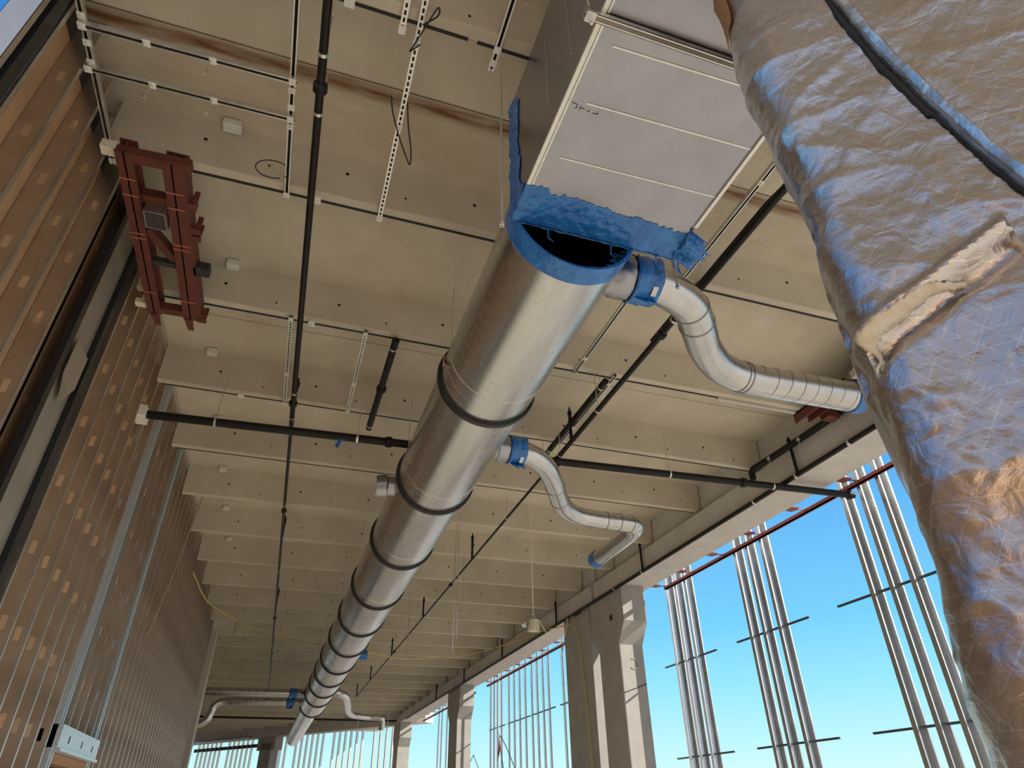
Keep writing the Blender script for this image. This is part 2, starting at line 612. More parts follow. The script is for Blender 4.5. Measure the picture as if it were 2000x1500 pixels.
# skewed end beam
a, b = farpt(-6.0, 0.35), farpt(8.2, 0.35)
eb = MB().bar((a.x, a.y, 6.25), (b.x, b.y, 6.25), 0.7, 1.04).build('concrete_beam', M_BEAM)
tag(eb, 'skewed concrete beam closing the far end of the hall above the sky', 'beam', kind='structure')
a, b = farpt(-6.0, -0.08), farpt(-0.9, -0.08)
o = MB().cyl((a.x, a.y, 5.78), (b.x, b.y, 5.78), 0.07).build('conduit', M_XSTUD)
tag(o, 'pale conduit running along the bottom of the skewed end beam', 'conduit')

# post that ends the stud wall
o = MB().box((-2.22, 22.0, 0), (-1.92, 22.5, 6.2)).build('concrete_post', M_POST)
tag(o, 'pale post at the far end of the steel stud wall', 'column', kind='structure')

M_POSTB = mat('dark_steel_post', (0.018, 0.019, 0.022), (0.03, 0.031, 0.034), 0.38, 0.3, scale=6)

# ------------------------------------------------------------------ left wall: sheathing, studs, opening
XS = -2.05
SHX = XS-0.152
wl_ = MB()
gaps = [(2.92, 3.01), (5.08, 5.17), (5.66, 5.75)]
ye = [Y_WALL+0.09]+[v for g_ in gaps[1:] for v in g_]+[22.0]
for i in range(0, len(ye), 2):
    a, b = ye[i], ye[i+1]
    if b > 8.75:
        wl_.box((SHX-0.02, a, 0), (SHX, 8.72, 6.85))
        wl_.box((SHX-0.02, 8.72, 2.2), (SHX, 10.62, 6.85))
        wl_.box((SHX-0.02, 10.62, 0), (SHX, 22.0, 6.85))
    else:
        wl_.box((SHX-0.02, a, 0), (SHX, b, 6.85))
wl_.box((SHX-0.02, Y_NEAR, 0), (SHX, Y_WALL, 4.1))
wall = tag(wl_.build('wall_left', M_SHEATH), kind='structure')
# dark sheet behind the open slots and the framed opening
mb = MB().box((SHX-0.12, Y_WALL+0.16, 0), (SHX-0.08, 22.0, 6.9))
mb.build('dark_backing', M_DARK, wall)


def stud_mesh(mb, y, z0, z1, x_in=XS, depth=0.150, fl=0.041, face=1, holes=True):
    """C stud: web across the wall, flange and lip on each side; face=+1 opens away from the camera"""
    t = 0.003
    xi, xo = x_in, x_in-depth
    xm = (xi+xo)/2
    if holes:
        z, zp = z0+0.45, z0
        while z < z1-0.1:
            mb.box((xo, y, zp), (xi, y+t*face, z-0.055))
            mb.box((xo, y, z-0.055), (xm-0.022, y+t*face, z+0.055))
            mb.box((xm+0.022, y, z-0.055), (xi, y+t*face, z+0.055))
            zp = z+0.055
            z += 0.61
        mb.box((xo, y, zp), (xi, y+t*face, z1))
    else:
        mb.box((xo, y, z0), (xi, y+t*face, z1))
    mb.box((xi-t, y, z0), (xi, y+fl*face, z1))
    mb.box((xo, y, z0), (xo+t, y+fl*face, z1))
    mb.box((xi-0.013, y+(fl-t)*face, z0), (xi, y+fl*face, z1))
    mb.box((xo, y+(fl-t)*face, z0), (xo+0.013, y+fl*face, z1))
    return mb


SP = 0.4064
s0 = stud_mesh(MB(), 6.30, 0.0, 6.66).build('stud', [M_STUD, M_HOLE], wall)
ys = [6.30+SP*i for i in range(-26, 39)]
for y in ys:
    if y > 21.9 or abs(y-6.30) < 0.01 or y < Y_WALL or 8.60 < y < 10.60:
        continue
    if any(g0-0.03 < y+0.02 < g1+0.03 for g0, g1 in gaps) or 5.16 < y < 5.66:
        continue
    c = s0.copy()
    COL.objects.link(c)
    c.location = (s0.location.x, s0.location.y+(y-6.30), s0.location.z)
for y in (8.98, 9.39, 9.80, 10.20):
    stud_mesh(MB(), y, 2.42, 6.66).build('cripple_stud', [M_STUD, M_HOLE], wall)
for y, f in ((8.58, 1), (8.66, -1), (8.70, 1), (10.50, -1), (10.56, 1)):
    stud_mesh(MB(), y, 0, 6.66, holes=False, fl=0.05, face=f).build('jamb_stud', [M_HEAD, M_HOLE], wall)
hd = MB().box((-2.20, 8.58, 2.19), (-2.0, 10.58, 2.40))
hd.cur = 1
for y in (8.98, 9.62, 10.22):
    hd.box((-2.003, y-0.02, 2.25), (-1.998, y+0.02, 2.32))
hd.build('opening_header', [M_HEAD, M_HOLE], wall)
MB().box((-2.19, 8.6, 2.16), (-1.97, 10.56, 2.19)).build('header_flange', M_HEAD, wall)
MB().box((-2.2, 8.62, 2.06), (-2.06, 10.5, 2.155)).build('wood_buck', M_KRAFT, wall)
stud_mesh(MB(), 2.83, 4.1, 6.66, holes=False, fl=0.05).build('jamb_stud', [M_STUD, M_HOLE], wall)
for g0, g1 in gaps:
    MB().box((XS-0.055, g0, 0), (XS+0.006, g0+0.09, 6.69)).build('dark_post', M_POSTB, wall)
MB().box((XS-0.05, 5.16, 0), (XS-0.042, 5.67, 6.66)).build('infill_sheet', M_DULL, wall)
# top track
MB().box((XS-0.155, 4.9, 6.60), (XS+0.004, 22.0, 6.66)).build('top_track', M_STUD, wall)
# flat gusset sheet between two studs
MB().prism([(5.26, 4.97), (5.60, 4.98), (5.60, 4.66), (5.40, 4.40), (5.26, 4.62)], 'x', XS-0.004, XS+0.002).build('gusset_sheet', M_STUD, wall)
# sealant spots over the sheathing fasteners
sp = MB()
rs = random.Random(3)
for i, y in enumerate(ys):
    if y > 13.5 or y < 2.9:
        continue
    zz = 0.9+0.28*(i % 3)
    while zz < 6.5:
        yy = y+0.13+rs.uniform(-0.015, 0.03)
        if not any(g0-0.05 < yy < g1+0.05 for g0, g1 in gaps) and not (8.5 < yy < 10.7 and zz < 2.5):
            rr = rs.uniform(0.016, 0.026)
            pts = [(yy+rr*(0.8+0.3*rs.random())*math.cos(q*math.pi/4), zz+1.25*rr*(0.8+0.3*rs.random())*math.sin(q*math.pi/4)) for q in range(8)]
            sp.prism(pts, 'x', SHX-0.001, SHX+0.004)
        zz += rs.choice((0.41, 0.61, 0.61))
q_ = sp.build('sealant_spots', M_PATCH, wall)
q_['kind'] = 'stuff'
# dark box painting the void shade above the stud tops, next to the rack frame
MB().box((SHX-0.07, 2.8, 6.36), (SHX+0.006, 5.0, 6.70)).build('head_gap_shade', M_DARK, wall)

# beyond the post the hall widens: its far left walls
tag(MB().box((-6.15, 22.5, 0), (-6.0, 58.0, 6.9)).build('wall_side', M_CONC), kind='structure')
tag(MB().box((-6.0, 22.5, 0), (-2.22, 22.62, 6.9)).build('wall_return', M_SHEATH), kind='structure')

# ------------------------------------------------------------------ main round duct
XC, ZC, RD = 1.458, 5.05, 0.457
duct = thing('round_duct', 'huge shiny round spiral duct running the length of the hall', 'duct', (XC, 16.0, 4.59))
rings = [5.01, 7.24, 9.47, 11.85, 14.06, 16.24, 18.59, 20.74, 22.91, 25.11, 28.06]
secs = [2.85]+rings
for i in range(len(secs)-1):
    a, b = secs[i], secs[i+1]
    mb = MB().lathe_y([(RD-0.012, b), (RD, b), (RD, a), (RD-0.012, a), (RD-0.012, a+(b-a)*0.5)] if i == 0 else [(RD, b), (RD, a)], (XC, ZC), 96)
    # helical lock seam
    pitch = 0.135 if i < 6 else 0.20
    turns = (b-a-0.16)/pitch
    n = int(turns*40)
    pts = [(XC+(RD+0.0004)*math.cos(2*math.pi*q/40), a+0.08+pitch*q/40, ZC+(RD+0.0004)*math.sin(2*math.pi*q/40)) for q in range(n)]
    MB().tube(pts, 0.0014 if i < 4 else 0.0022, 4, caps=False).build('spiral_seam', M_DUCT, duct)
    # slip joint line before the flange
    ysj = b-0.40
    for th in (0,):
        MB().tube([(XC+(RD+0.001)*math.cos(2*math.pi*q/72), ysj, ZC+(RD+0.001)*math.sin(2*math.pi*q/72)) for q in range(72)], 0.004, 6, closed=True).build('slip_joint', M_STUD, duct)
    mb.build('duct_section', M_DUCT, duct, normals=True)
for i, y in enumerate(rings):
    mb = MB().lathe_y([(RD-0.005, y-0.028), (RD+0.03, y-0.028), (RD+0.034, y-0.01), (RD+0.034, y+0.012), (RD+0.03, y+0.028), (RD-0.005, y+0.028)], (XC, ZC), 96)
    mb.build('gasket_ring', M_RUBBER, duct)
    # hanger rod and saddle to the rib above
    hr = MB()
    for s_ in (-1, 1):
        hr.piece().cyl((XC+s_*0.36, y+0.035, ZC+0.30), (XC+s_*0.36, y+0.035, 6.19), 0.006, 6)
    hr.build_each('hanger_rod', M_STRUT, duct)
# narrower far end
mb = MB().lathe_y([(RD+0.01, 28.06), (0.36, 28.5), (0.36, 42.5), (0.0, 42.5)], (XC-0.03, ZC), 64)
mb.build('reducer_section', M_DUCT, duct)
# film-lined duct inside, its shade put into the navy tone; blue film band
MB().lathe_y([(RD-0.014, 2.852), (RD-0.014, 6.5), (0, 6.5)], (XC, ZC), 64).build('shaded_interior', M_NAVY, duct)
MB().lathe_y([(RD-0.02, 2.845), (RD+0.004, 2.838), (RD+0.006, 3.0), (RD+0.001, 3.004)], (XC, ZC), 96).build('blue_film_band', M_BLUE, duct)
# film stretched across the opening: ragged tucks near its lower right
tk = MB()
for i in range(26):
    th = math.radians(-80+i*4.2)
    r1 = RD-0.016
    r2 = r1-random.uniform(0.03, 0.09)
    c1 = Vector((XC+r1*math.cos(th), 2.86, ZC+r1*math.sin(th)))
    c2 = Vector((XC+r2*math.cos(th+0.05), 2.90, ZC+r2*math.sin(th+0.05)))
    tk.piece().bar(c1, c2, random.uniform(0.006, 0.02), 0.004, (0, 1, 0))
tk.build_each('film_tuck', M_BLUE, duct)
# brown strap end by the first flange
MB().bar((XC-0.45, 4.92, 5.2), (XC-0.487, 4.75, 4.98), 0.02, 0.03).build('strap_tail', M_KRAFT, duct)
# left side tap collar
tap = MB()
tap.tube([(1.10, 7.62, 5.04), (0.93, 7.64, 5.04)], 0.125, 24)
tap.tube([(0.93, 7.64, 5.04), (0.92, 7.64, 5.04), (0.80, 7.66, 5.03)], [0.125, 0.15, 0.135], 24)
tp = tap.build('tap_collar', M_SHEET, duct)
MB().cyl((0.80, 7.66, 5.03), (0.795, 7.66, 5.03), 0.128, 24).build('foil_cap', M_WHITE, tp)

# ------------------------------------------------------------------ rectangular duct with blue film
RX0, RX1, RY0, RY1, RZ0, RZ1 = 0.995, 2.20, 0.10, 2.83, 4.90, 6.13
rect = thing('rectangular_duct', 'large rectangular sheet metal duct overhead with a blue film wrapped end', 'duct', ((RX0+RX1)/2, (RY0+RY1)/2, RZ0))
MB().box((RX0, RY0, RZ0), (RX1, RY1, RZ1)).build('duct_body', M_SHEET, rect)
mb = MB()
for y in (1.56, 1.90, 2.28):
    mb.piece().bar((RX0+0.12, y+0.01, RZ0), (RX1-0.02, y-0.015, RZ0), 0.010, 0.008)
mb.build_each('stiffening_bead', M_STRUT, rect)
mb = MB()
mb.piece().box((RX0-0.012, RY0, RZ0-0.014), (RX0+0.012, RY1-0.3, RZ0+0.01))
mb.piece().box((RX0+0.02, RY0, RZ0-0.006), (RX0+0.032, RY1-0.3, RZ0))
mb.piece().box((RX1-0.012, RY0, RZ0-0.014), (RX1+0.012, RY1-0.3, RZ0+0.01))
mb.build_each('corner_seam', M_STRUT, rect)
mb = MB()
for yy in (1.78, 2.12):
    mb.piece().box((RX0-0.006, yy, 5.12), (RX0, yy+0.008, 5.85))
mb.piece().cyl((RX0-0.03, 1.60, 5.52), (RX0, 1.60, 5.52), 0.012, 8)
mb.build_each('side_lap', M_STUD, rect)


def ragged(mb, pts, thick, axis):
    mb.prism(pts, axis, *thick)


def film_sheet(mb, P, nu, nv, amp, seed, edge):
    """wrinkled sheet: P(u,v)->point and normal; the v=1 edge is ragged"""
    vs, fs = [], []
    for i in range(nu+1):
        u = i/nu
        rag = edge*(noise.noise((u*14+seed, seed, 0))+0.6*noise.noise((u*43, seed, 2)))
        for j in range(nv+1):
            v = j/nv
            p, nn = P(u, v*(1+rag))
            h = amp*(0.5+0.8*noise.noise((u*22+seed, v*6, seed))+0.4*noise.noise((u*60, v*14, seed)))
            h *= (1-v**3)
            vs.append(Vector(p)+Vector(nn)*max(h, 0.001))
    for i in range(nu):
        for j in range(nv):
            a = i*(nv+1)+j
            fs.append((a, a+nv+1, a+nv+2, a+1))
    mb.add(vs, fs)


def solid(o, t):
    m = o.modifiers.new('thickness', 'SOLIDIFY')
    m.thickness = t
    return o


fb = MB()
def Pb(u, v):
    wd = 0.30-0.07*u
    x = RX0-0.015+(RX1+0.03-RX0)*u
    return (x, RY1+0.01-wd*v, RZ0-0.003), (0, 0, -1)
film_sheet(fb, Pb, 120, 16, 0.014, 3.1, 0.16)
def Pe(u, v):
    x = RX0-0.015+(RX1+0.03-RX0)*u
    return (x, RY1+0.012, RZ0-0.012+0.5*v), (0, 1, 0)
film_sheet(fb, Pe, 60, 8, 0.012, 8.1, 0.02)
def Pl(u, v):
    z = RZ0-0.01+(RZ1-0.03-RZ0)*u
    wd = 0.19+0.06*noise.noise((u*5, 1.7, 0))-0.05*u
    return (RX0-0.005, RY1+0.012-wd*v*1.1, z), (-1, 0, 0)
film_sheet(fb, Pl, 80, 10, 0.018, 5.7, 0.25)
solid(fb.build('blue_film', M_BLUE, rect, normals=False), 0.003)
# loose flap with torn tails at the right end
fl = MB()
def Pf(u, v):
    return (RX1-0.02+0.16*v, RY1-0.02-0.26*u+0.05*v, RZ0-0.02-0.05*v+0.03*math.sin(u*9)), (0.2, 0, -1)
film_sheet(fl, Pf, 40, 14, 0.02, 2.2, 0.45)
solid(fl.build('loose_film_flap', M_BLUE, rect, normals=False), 0.003)
tl = MB()
for x0, y0, L in ((2.19, 2.80, 0.10), (2.23, 2.81, 0.13), (2.07, 2.84, 0.06), (1.72, 2.85, 0.05), (1.85, 2.85, 0.05), (1.25, 2.85, 0.03)):
    p = [(x0, y0, RZ0-0.015), (x0+0.02, y0+0.05, RZ0-0.02-L*0.3), (x0+0.035, y0+0.05, RZ0-0.02-L*0.8), (x0+0.06, y0+0.06, RZ0-0.02-L)]
    tl.piece().tube(spline(p, 4), [0.010, 0.009, 0.008, 0.007, 0.006, 0.006, 0.006, 0.005, 0.005, 0.004, 0.004, 0.003, 0.003], 5)
tl.build_each('torn_film_tail', M_BLUE, rect)
# marker scribble on the underside
ink = MB()
for p, q in (((1.038, 1.928), (1.074, 1.933)), ((1.074, 1.933), (1.077, 1.955)), ((1.068, 1.958), (1.077, 1.955)), ((1.093, 1.933), (1.099, 1.962)), ((1.095, 1.946), (1.124, 1.947)), ((1.149, 1.939), (1.153, 1.954)), ((1.153, 1.954), (1.140, 1.955)), ((1.176, 1.957), (1.209, 1.953)), ((1.209, 1.953), (1.198, 1.936))):
    ink.bar((*p, RZ0-0.001), (*q, RZ0-0.001), 0.0035, 0.002)
ink.build('marker_letters', M_INK, rect)

# trapeze hanger below it
tz = thing('trapeze_hanger', 'zinc strut trapeze crossing under the rectangular duct on a threaded rod', 'hanger', (1.55, 1.45, 4.80))
mb = MB()
for x0, x1 in ((0.90, 2.36),):
    mb.box((x0, 1.425, 4.885), (x1, 1.466, 4.889))
    mb.box((x0, 1.425, 4.848), (x1, 1.428, 4.889))
    mb.box((x0, 1.463, 4.848), (x1, 1.466, 4.889))
    mb.box((x0, 1.425, 4.848), (x1, 1.434, 4.851))
    mb.box((x0, 1.457, 4.848), (x1, 1.466, 4.851))
mb.build('channel', M_STRUT, tz)
mb = MB().box((0.905, 1.42, 4.838), (0.955, 1.471, 4.846))
mb.cyl((0.93, 1.446, 4.80), (0.93, 1.446, 4.846), 0.011, 6)
mb.build('square_washer', M_WHITE, tz)
MB().cyl((0.93, 1.446, 4.78), (0.93, 1.446, 6.2), 0.007, 8).build('threaded_rod', M_STRUT, tz)
MB().cyl((2.31, 1.446, 4.80), (2.31, 1.446, 6.2), 0.007, 8).build('threaded_rod', M_STRUT, tz)

# ------------------------------------------------------------------ branch ducts
def branch(name, label, pts, r, bands, loc, collar=None, ribs=None, cap=None, film=True, k=8):
    t = thing(name, label, 'duct', loc)
    path = spline(pts, k)
    MB().tube(path, r, 28).build('bent_pipe', M_DUCT, t)
    mb = MB()
    for f in bands:
        i = min(int(f*(len(path)-1)), len(path)-2)
        p = path[i]
        d = (path[i+1]-path[i]).normalized()
        mb.piece().tube([p-d*0.010, p-d*0.006, p+d*0.006, p+d*0.010], [r, r+0.006, r+0.006, r], 28)
    if bands:
        mb.build_each('joint_bead', M_SHEET, t)
    if collar:
        p, q, rc = collar
        p, q = Vector(p), Vector(q)
        d = (q-p)
        mb = MB().tube([p, p+d*0.25, p+d*0.30, p+d*0.72, p+d*0.78, q], [rc, rc, rc+0.012, rc+0.012, rc, rc], 28)
        cl = mb.build('damper_collar', M_SHEET, t)
        if film:
            a = p+d*0.70
            b = q+d*0.30
            fm = MB()
            vs, fs = [], []
            ax = d.normalized()
            s1 = ax.cross(Vector((0, 0, 1))).normalized()
            s2 = s1.cross(ax)
            N, Kk = 36, 8
            for j in range(Kk+1):
                for i in range(N):
                    th = 2*math.pi*i/N
                    rr = rc+0.022+0.018*noise.noise((math.cos(th)*3, math.sin(th)*3, j*0.7))
                    vs.append(a+(b-a)*(j/Kk)+(s1*math.cos(th)+s2*math.sin(th))*rr)
            for j in range(Kk):
                for i in range(N):
                    i2 = (i+1) % N
                    fs.append((j*N+i, j*N+i2, (j+1)*N+i2, (j+1)*N+i))
            fm.add(vs, fs)
            for kx in range(2):
                w0 = a+(b-a)*(0.3+0.4*kx)-Vector((0, 0, rc+0.01))
                fm.add([w0+ax*-0.05, w0+ax*0.05, w0+ax*0.06+Vector((0.0, -0.05, -0.10)), w0+ax*-0.04+Vector((0.02, -0.04, -0.06))], [(0, 1, 2, 3)])
            solid(fm.build('blue_tape_wrap', M_BLUE, t), 0.003)
            # white printed label patch
            mb = MB()
            lp = a+(b-a)*0.70
            mb.obox(lp+Vector((0, -0.45, -0.89))*(rc+0.032), ax*0.02, Vector((0, 0.89, -0.45))*0.04, Vector((0, -0.45, -0.89))*0.002)
            mb.build('paper_tag', M_WHITE, t)
    if ribs:
        p, q, st = ribs
        p, q = Vector(p), Vector(q)
        L = (q-p).length
        d = (q-p)/L
        ax1 = d.cross(Vector((0, 0, 1))).normalized()
        ax2 = ax1.cross(d)
        nn = int(L/st*32)
        hp = [p+d*(L*i/nn)+(ax1*math.cos(2*math.pi*i/32)+ax2*math.sin(2*math.pi*i/32))*(r+0.0005) for i in range(nn+1)]
        MB().tube(hp, 0.003, 5).build('spiral_seam', M_DUCT, t)
    if cap:
        p, q = cap
        MB().tube([p, q], r+0.012, 28).build('blue_film_cap', M_BLUE, t)
    return t


branch('branch_duct', 'shiny branch duct from the duct mouth, bending twice and running behind the foil',
       [(1.86, 3.28, 5.05), (2.15, 3.27, 5.05), (2.42, 3.29, 5.05), (2.72, 3.42, 5.05), (2.95, 3.65, 5.05), (3.18, 3.90, 5.05), (3.48, 4.11, 5.05), (3.85, 4.20, 5.05), (4.40, 4.19, 5.05), (5.06, 4.17, 5.05)],
       0.152, (0.135, 0.175, 0.36, 0.42, 0.75, 0.77), (3.4, 3.8, 4.9),
       collar=((1.84, 3.28, 5.05), (2.20, 3.27, 5.05), 0.165), ribs=((3.95, 4.20, 5.05), (5.05, 4.17, 5.05), 0.15), cap=((5.04, 4.17, 5.05), (5.14, 4.165, 5.05)))
branch('branch_duct', 'middle branch duct with an S bend ending in a hook, right of the main duct',
       [(1.86, 6.27, 5.05), (2.10, 6.27, 5.05), (2.36, 6.31, 5.05), (2.62, 6.52, 5.05), (2.88, 6.90, 5.05), (3.08, 7.25, 5.05), (3.32, 7.63, 5.05), (3.62, 7.87, 5.05), (3.95, 7.94, 5.05), (4.35, 7.95, 5.05), (4.56, 7.99, 5.05), (4.66, 8.15, 5.05), (4.69, 8.40, 5.05), (4.70, 8.9, 5.05), (4.70, 9.52, 5.05)],
       0.125, (0.33, 0.40, 0.60, 0.64, 0.69), (3.4, 7.6, 4.9),
       collar=((1.86, 6.27, 5.05), (2.18, 6.27, 5.05), 0.14), cap=((4.70, 9.46, 5.05), (4.70, 9.60, 5.05)))
branch('branch_duct', 'far branch duct running straight left to the stud wall post',
       [(1.05, 25.6, 5.05), (0.2, 25.6, 5.05), (-1.0, 25.65, 5.05), (-2.9, 25.7, 5.05)], 0.13, (), (-0.8, 25.6, 4.9),
       collar=((1.05, 25.6, 5.05), (0.62, 25.6, 5.05), 0.135))
branch('branch_duct', 'far branch duct on the left that curls down at its end',
       [(1.05, 27.7, 5.05), (0.2, 27.75, 5.05), (-1.1, 27.85, 5.05), (-1.7, 27.9, 5.03), (-1.98, 27.9, 4.86), (-2.06, 27.9, 4.60), (-2.16, 27.9, 4.38), (-2.45, 27.9, 4.24), (-2.9, 27.9, 4.2)], 0.13, (0.62,), (-0.8, 27.8, 4.9),
       collar=((1.05, 27.7, 5.05), (0.62, 27.72, 5.05), 0.135))
branch('branch_duct', 'far branch duct on the right making a small S toward the corner column',
       [(1.88, 25.0, 5.05), (2.1, 25.1, 5.05), (2.45, 26.0, 5.05), (2.75, 28.0, 5.05), (2.98, 29.8, 5.05), (3.35, 31.2, 5.05), (4.0, 31.8, 5.05), (4.55, 31.9, 5.05), (4.68, 32.0, 4.95), (4.70, 32.1, 4.6)], 0.13, (0.6, 0.8), (3.2, 28.5, 4.9))
o = MB().tube(spline([(1.9, 18.4, 5.05), (2.0, 18.4, 5.05), (2.15, 18.4, 5.05)], 4), 0.12, 20).build('blue_capped_tap', M_BLUE)
tag(o, 'blue film capped stub on the right of the round duct, midway down', 'duct')

# ------------------------------------------------------------------ sprinkler piping
def pipe(mb, p, q, r, n=14):
    return mb.cyl(p, q, r, n)


def coupling(mb, p, d, r, w=0.09):
    mb.piece()
    p, d = Vector(p), Vector(d).normalized()
    mb.tube([p-d*w/2, p-d*w*0.3, p+d*w*0.3, p+d*w/2], [r+0.006, r+0.02, r+0.02, r+0.006], 14)


def clamp(mb, p, d, r, top):
    mb.piece()
    p, d = Vector(p), Vector(d).normalized()
    mb.tube([p-d*0.012, p+d*0.012], r+0.006, 12)
    mb.cyl((p.x, p.y, p.z+r), (p.x, p.y, top), 0.005, 6)


t = thing('sprinkler_main', 'black sprinkler main crossing the hall above the round duct, wall to open side', 'pipe', (3.0, 7.45, 5.5))
A, B = Vector((-2.02, 7.68, 5.60)), Vector((8.0, 7.16, 5.60))
MB().tube([A, B], 0.052, 16).build('pipe', M_PIPE, t)
d = (B-A).normalized()
mb = MB()
for s in (2.9, 5.2, 8.1, 9.95):
    coupling(mb, A+d*s, d, 0.052)
mb.build_each('coupling', M_PIPE, t)
mb = MB()
for s in (0.8, 2.5, 5.0, 6.9, 8.6):
    p = A+d*s
    clamp(mb, p, d, 0.052, 6.25 if s < 8 else 5.75)
mb.build_each('pipe_clamp', M_STRUT, t)
MB().box((-2.10, 7.55, 5.52), (-1.98, 7.80, 5.66)).build('wall_plate', M_WHITE, t)
MB().prism([(0.21, 5.44), (0.26, 5.54), (0.30, 5.54), (0.25, 5.40)], 'y', 7.5, 7.51).build('tape_tail', M_BLUE, t)


def y_pipe(name, label, p0, p1, r, brk, r2, sprigs, clamps, top=6.2, parts_loc=None):
    t = thing(name, label, 'pipe', parts_loc or p0)
    p0, p1 = Vector(p0), Vector(p1)
    L = p1.y-p0.y
    def at(y):
        return p0+(p1-p0)*((y-p0.y)/L)
    mb = MB().tube([p0, at(brk)], r, 14)
    mb.build('pipe', M_PIPE, t)
    MB().tube([at(brk), p1], r2, 12).build('pipe', M_PIPE, t)
    d = (p1-p0).normalized()
    mb = MB()
    for y in clamps:
        clamp(mb, at(y), d, r if y < brk else r2, top)
    mb.build_each('pipe_clamp', M_STRUT, t)
    mb = MB()
    for y in clamps[::2]:
        coupling(mb, at(y+0.25), d, r if y < brk else r2)
    mb.build_each('coupling', M_PIPE, t)
    for y in sprigs:
        q = at(y)
        mb = MB().cyl(q, (q.x, q.y, 6.10), 0.022, 10)
        mb.tube([(q.x, q.y, 6.06), (q.x, q.y, 6.10), (q.x, q.y, 6.13), (q.x, q.y, 6.17)], [0.03, 0.03, 0.012, 0.012], 10)
        mb.build('sprinkler_sprig', M_PIPE, t)
    return t


y_pipe('sprinkler_pipe', 'long black sprinkler pipe running down the hall left of the round duct', (-0.385, 1.4, 5.74), (-0.235, 29.4, 5.74), 0.029, 7.7, 0.022, (7.25, 12.0, 16.8), (2.6, 3.05, 6.9, 7.5, 10.4, 14.0, 17.7, 21.3))
y_pipe('sprinkler_pipe', 'long black sprinkler pipe running down the hall right of the round duct', (3.15, 1.6, 5.65), (3.29, 30.5, 5.65), 0.033, 7.42, 0.020, (6.9, 11.9, 16.6, 21.4, 26.2, 30.4), (4.25, 6.07, 7.3, 9.7, 13.4, 17.0, 20.6))
# two pipes along the beam
t = thing('sprinkler_pipe', 'black pipe along the bottom edge of the nearest beam, with short risers', 'pipe', (6.82, 5.0, 5.68))
MB().tube([(6.825, -2.0, 5.695), (6.825, 38.0, 5.695)], 0.036, 12).build('pipe', M_PIPE, t)
for y in (6.92, 11.73, 16.55, 21.3, 26.1, 30.9):
    q = (6.80, y, 5.70)
    MB().tube([q, (6.80, y, 6.18), (6.80, y, 6.25), (6.80, y, 6.30)], [0.024, 0.024, 0.032, 0.012], 10).build('sprinkler_riser', M_PIPE, t)
mb = MB()
for y in (5.9, 6.98, 8.0, 11.8, 13.1):
    mb.piece()
    mb.tube([(6.825, y-0.02, 5.695), (6.825, y+0.02, 5.695)], 0.044, 12)
    mb.box((6.825, y-0.015, 5.69), (6.87, y+0.015, 5.75))
mb.build_each('pipe_clamp', M_STRUT, t)
t = thing('sprinkler_pipe', 'thicker dark pipe lying along the beam ledge beside the red bracket', 'pipe', (6.80, 6.0, 6.1))
MB().tube(spline([(6.79, 2.0, 6.14), (6.79, 5.2, 6.14), (6.78, 6.6, 6.14), (6.73, 7.5, 6.13), (6.69, 7.72, 6.10), (6.68, 7.74, 5.95)], 5), 0.05, 12).build('pipe', M_PIPE, t)
mb = MB()
for y, x in ((5.75, 6.79), (6.65, 6.78), (7.3, 6.745)):
    mb.piece()
    mb.cyl((x-0.055, y, 5.98), (x-0.055, y, 6.25), 0.006, 6)
    mb.box((x-0.07, y-0.03, 6.1), (x-0.05, y+0.03, 6.13))
mb.build_each('pipe_clamp', M_STRUT, t)
# short stubs parked between ribs
for p, q, lb in (((0.65, 5.90, 6.02), (0.64, 8.0, 6.02), 'short thick black pipe hung between ribs, left of the round duct'),
                 ((3.26, 5.95, 6.02), (3.26, 7.95, 6.02), 'short thick black pipe hung between ribs, beside a strut right of the duct')):
    t = thing('pipe_stub', lb, 'pipe', p)
    MB().tube([p, q], 0.042, 14).build('pipe', M_PIPE, t)
    mb = MB()
    coupling(mb, Vector(p)+Vector((0, 1.05, 0)), (0, 1, 0), 0.042)
    mb.build_each('coupling', M_PIPE, t)
    mb = MB()
    for f in (0.075, 0.955):
        clamp(mb, Vector(p).lerp(Vector(q), f), (0, 1, 0), 0.042, 6.2)
    mb.build_each('pipe_clamp', M_STRUT, t)
o = MB().tube([(3.66, 2.0, 6.158), (3.53, 3.05, 6.158), (3.53, 5.2, 6.158)], 0.04, 14).build('pipe_stub', M_PIPE)
tag(o, 'black pipe rising from behind the foil toward the first branch duct', 'pipe')
# cross pipe near the far end
o = MB().cyl((-4.5, 41.0, 5.88), (6.8, 41.0, 5.88), 0.05, 12).build('sprinkler_main', M_PIPE)
tag(o, 'dark pipe crossing the hall just before the skewed end beam', 'pipe')

